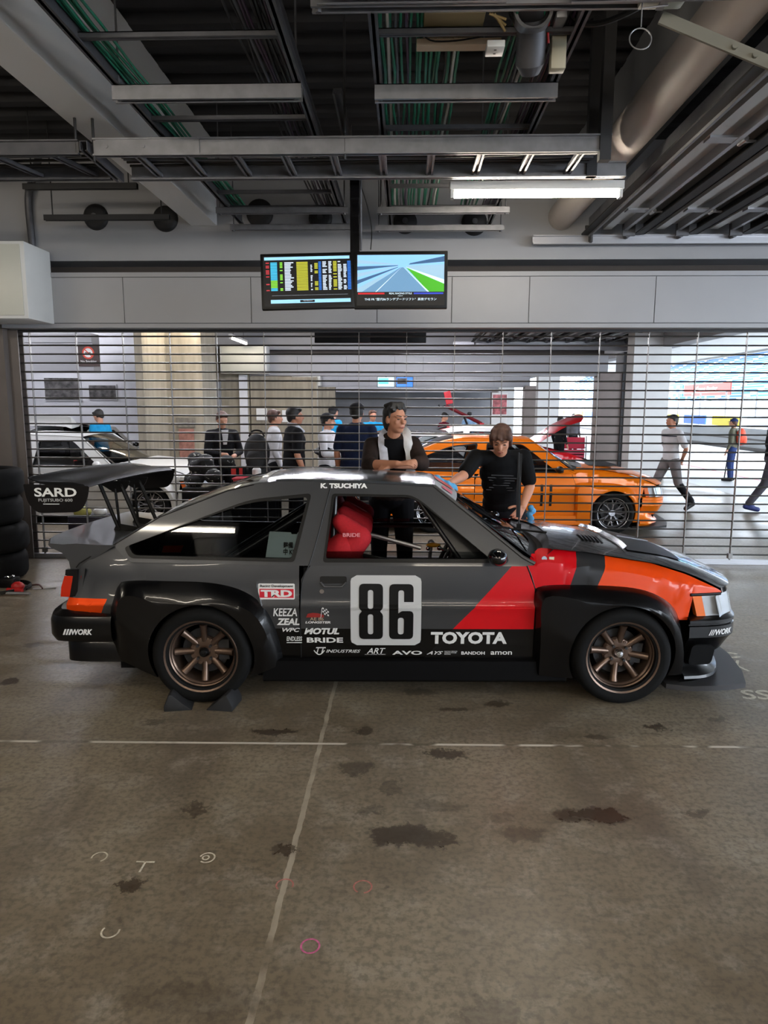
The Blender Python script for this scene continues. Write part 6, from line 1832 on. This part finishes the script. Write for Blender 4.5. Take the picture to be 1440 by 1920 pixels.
# canopy of the pit building
b = MB(); b.bx(6.3, 12.2, -6, 46, 3.62, 3.85); b.bx(12.1, 12.2, -6, 46, 3.55, 3.9)
for k in range(9): b.bx(6.3, 12.1, -4 + 5.8 * k, -3.98 + 5.8 * k, 3.612, 3.625)
struct(b.build('ceiling_canopy', M_white, smooth=0))
t = thing('pit_wall', 'low grey concrete pit wall with mesh fence across the pit lane', 'wall', (13.4, 0, 0))
b = MB(); b.bx(0, .35, -10, 170, -.2, .85); b.bx(-.05, .0, -10, 170, .0, .12, mi=1); b.bx(-.02, .0, -10, 170, .4, .46, mi=1); b.build('barrier', [mat('barrier_concrete', '#8e8f90', .8, noise=.1, nscale=.6), mat('barrier_dark', '#4a4644', .8)], t, smooth=0)
for i in range(40):
    b = MB(); y = 12 + i * 2.6; b.tube([(.17, y, .85), (.17, y, 2.35)], .03, 6); b.build('fence_post', M_alu, t)
b = MB()
for k in range(5): b.tube([(.17, 10, 1.0 + k * .33), (.17, 116, 1.0 + k * .33)], .012, 4)
b.build('fence_wire', M_alu, t)
colr = [mat('board_yellow', '#c9b82a', .6), mat('board_pale', '#b9d6de', .6), mat('board_blue', '#2c62b0', .6), mat('board_white', '#d5d8dc', .6)]
for i in range(22):
    b = MB(); y = 16 + i * 3.1; b.bx(13.30, 13.36, y, y + 2.4, .90, 1.30)
    tag(b.build('advertising_board', colr[(0, 1, 0, 3, 0, 2)[i % 6]], smooth=0), '%s advertising board on the pit wall fence' % ('yellow', 'pale blue', 'yellow', 'white', 'yellow', 'blue')[i % 6], 'board', group='%s boards on the pit wall' % ('yellow', 'pale blue', 'yellow', 'white', 'yellow', 'blue')[i % 6])
# grandstand
t = thing('grandstand', 'long blue and white grandstand across the race track', 'grandstand', (30, 0, 0))
b = MB(); b.bx(0, .3, 10, 175, -.2, 2.2); b.build('front_wall', mat('stand_front', '#b4c2ca', .8), t, smooth=0)
b = MB()
rows = 26
for i in range(rows):
    x, z = .3 + i * .62, 2.0 + i * .30
    b.bx(x, x + .62, 10, 175, z - .3, z, mi=0)
    b.bx(x + .30, x + .52, 10, 175, z, z + .16, mi=1)
for k in range(28):
    y = 12 + k * 6
    for i in range(0, rows, 1): b.bx(.3 + i * .62, .3 + i * .62 + .66, y, y + .7, 2.0 + i * .30 - .05, 2.0 + i * .30 + .19, mi=2)
b.build('seating_tiers', [mat('tier_concrete', '#7f93a3', .8), mat('seat_blue', '#2f5f98', .7), mat('stair_white', '#d8dde2', .8)], t, smooth=0)
b = MB(); b.bx(16.5, 17, 10, 175, 0, 12.5); b.build('rear_wall', mat('stand_rear', '#7a7f92', .8), t, smooth=0)
b = MB(); b.bx(8.0, 18, 10, 175, 9.4, 9.8); b.build('roof', mat('stand_roof', '#5f6f8a', .7), t, smooth=0)
b = MB(); b.bx(7.8, 8.0, 10, 175, 9.15, 10.1); b.build('roof_fascia', mat('fascia_white', '#e2e2de', .6), t, smooth=0)
for k in range(10):
    b = MB(); b.tube([(14.5, 14 + 16 * k, 8), (14.5, 14 + 16 * k, 9.4)], .15, 8); b.build('column', M_white, t)
t = thing('sponsor_hoarding', 'long red hoarding with white lettering in front of the grandstand', 'hoarding', (29.8, 0, 0))
b = MB(); b.bx(-.05, .05, 65.5, 76.2, 2.75, 3.9); b.build('hoarding_panel', mat('hoarding_red', '#c4200f', .6), t, smooth=0)
for y in (66, 71, 75.8):
    b = MB(); b.bx(.02, .15, y, y + .1, -.2, 2.9); b.build('post', M_white, t, smooth=0)
text('hoarding_lettering', 'Cusco Racing', M_decal, t, lambda u, v: (-.06, 73.2 - u, 3.2 + v), 5.0, .42, bold=.02, shear=.2)
b = MB(); b.plate([(0, 0), (1.6, .9), (1.0, .3), (.5, 0)], (), lambda u, v, w: (-.06, 74.2 - u, 2.85 + v)); b.build('hoarding_swoosh', M_decal, t, smooth=0)
t = thing('sponsor_hoarding', 'blue and white chequered hoarding left of the red one on the grandstand', 'hoarding', (29.8, 0, 0))
b = MB()
for i in range(3):
    for j in range(3): b.bx(-.05, .05, 76.6 + i * .9, 77.5 + i * .9, 2.75 + j * .4, 3.15 + j * .4, mi=(i + j) % 2)
b.build('hoarding_panel', [colr[2], colr[1]], t, smooth=0); b = MB(); b.bx(.02, .15, 77.8, 77.9, -.2, 2.9); b.build('post', M_white, t, smooth=0)
b = MB(); b.bx(29.75, 29.85, 79.5, 86, 2.75, 3.9); b.bx(29.82, 29.95, 82, 82.1, -.2, 2.9); tag(b.build('sponsor_hoarding', colr[3], smooth=0), 'white hoarding at the far left of the grandstand front', 'hoarding')
t = thing('roof_banner', 'cyan banner on the edge of the grandstand roof', 'banner', (37.7, 0, 0)); b = MB(); b.bx(-.03, .03, 66, 75, 9.15, 10.05); b.build('banner_sheet', mat('banner_cyan', '#2fb8c4', .6), t, smooth=0)
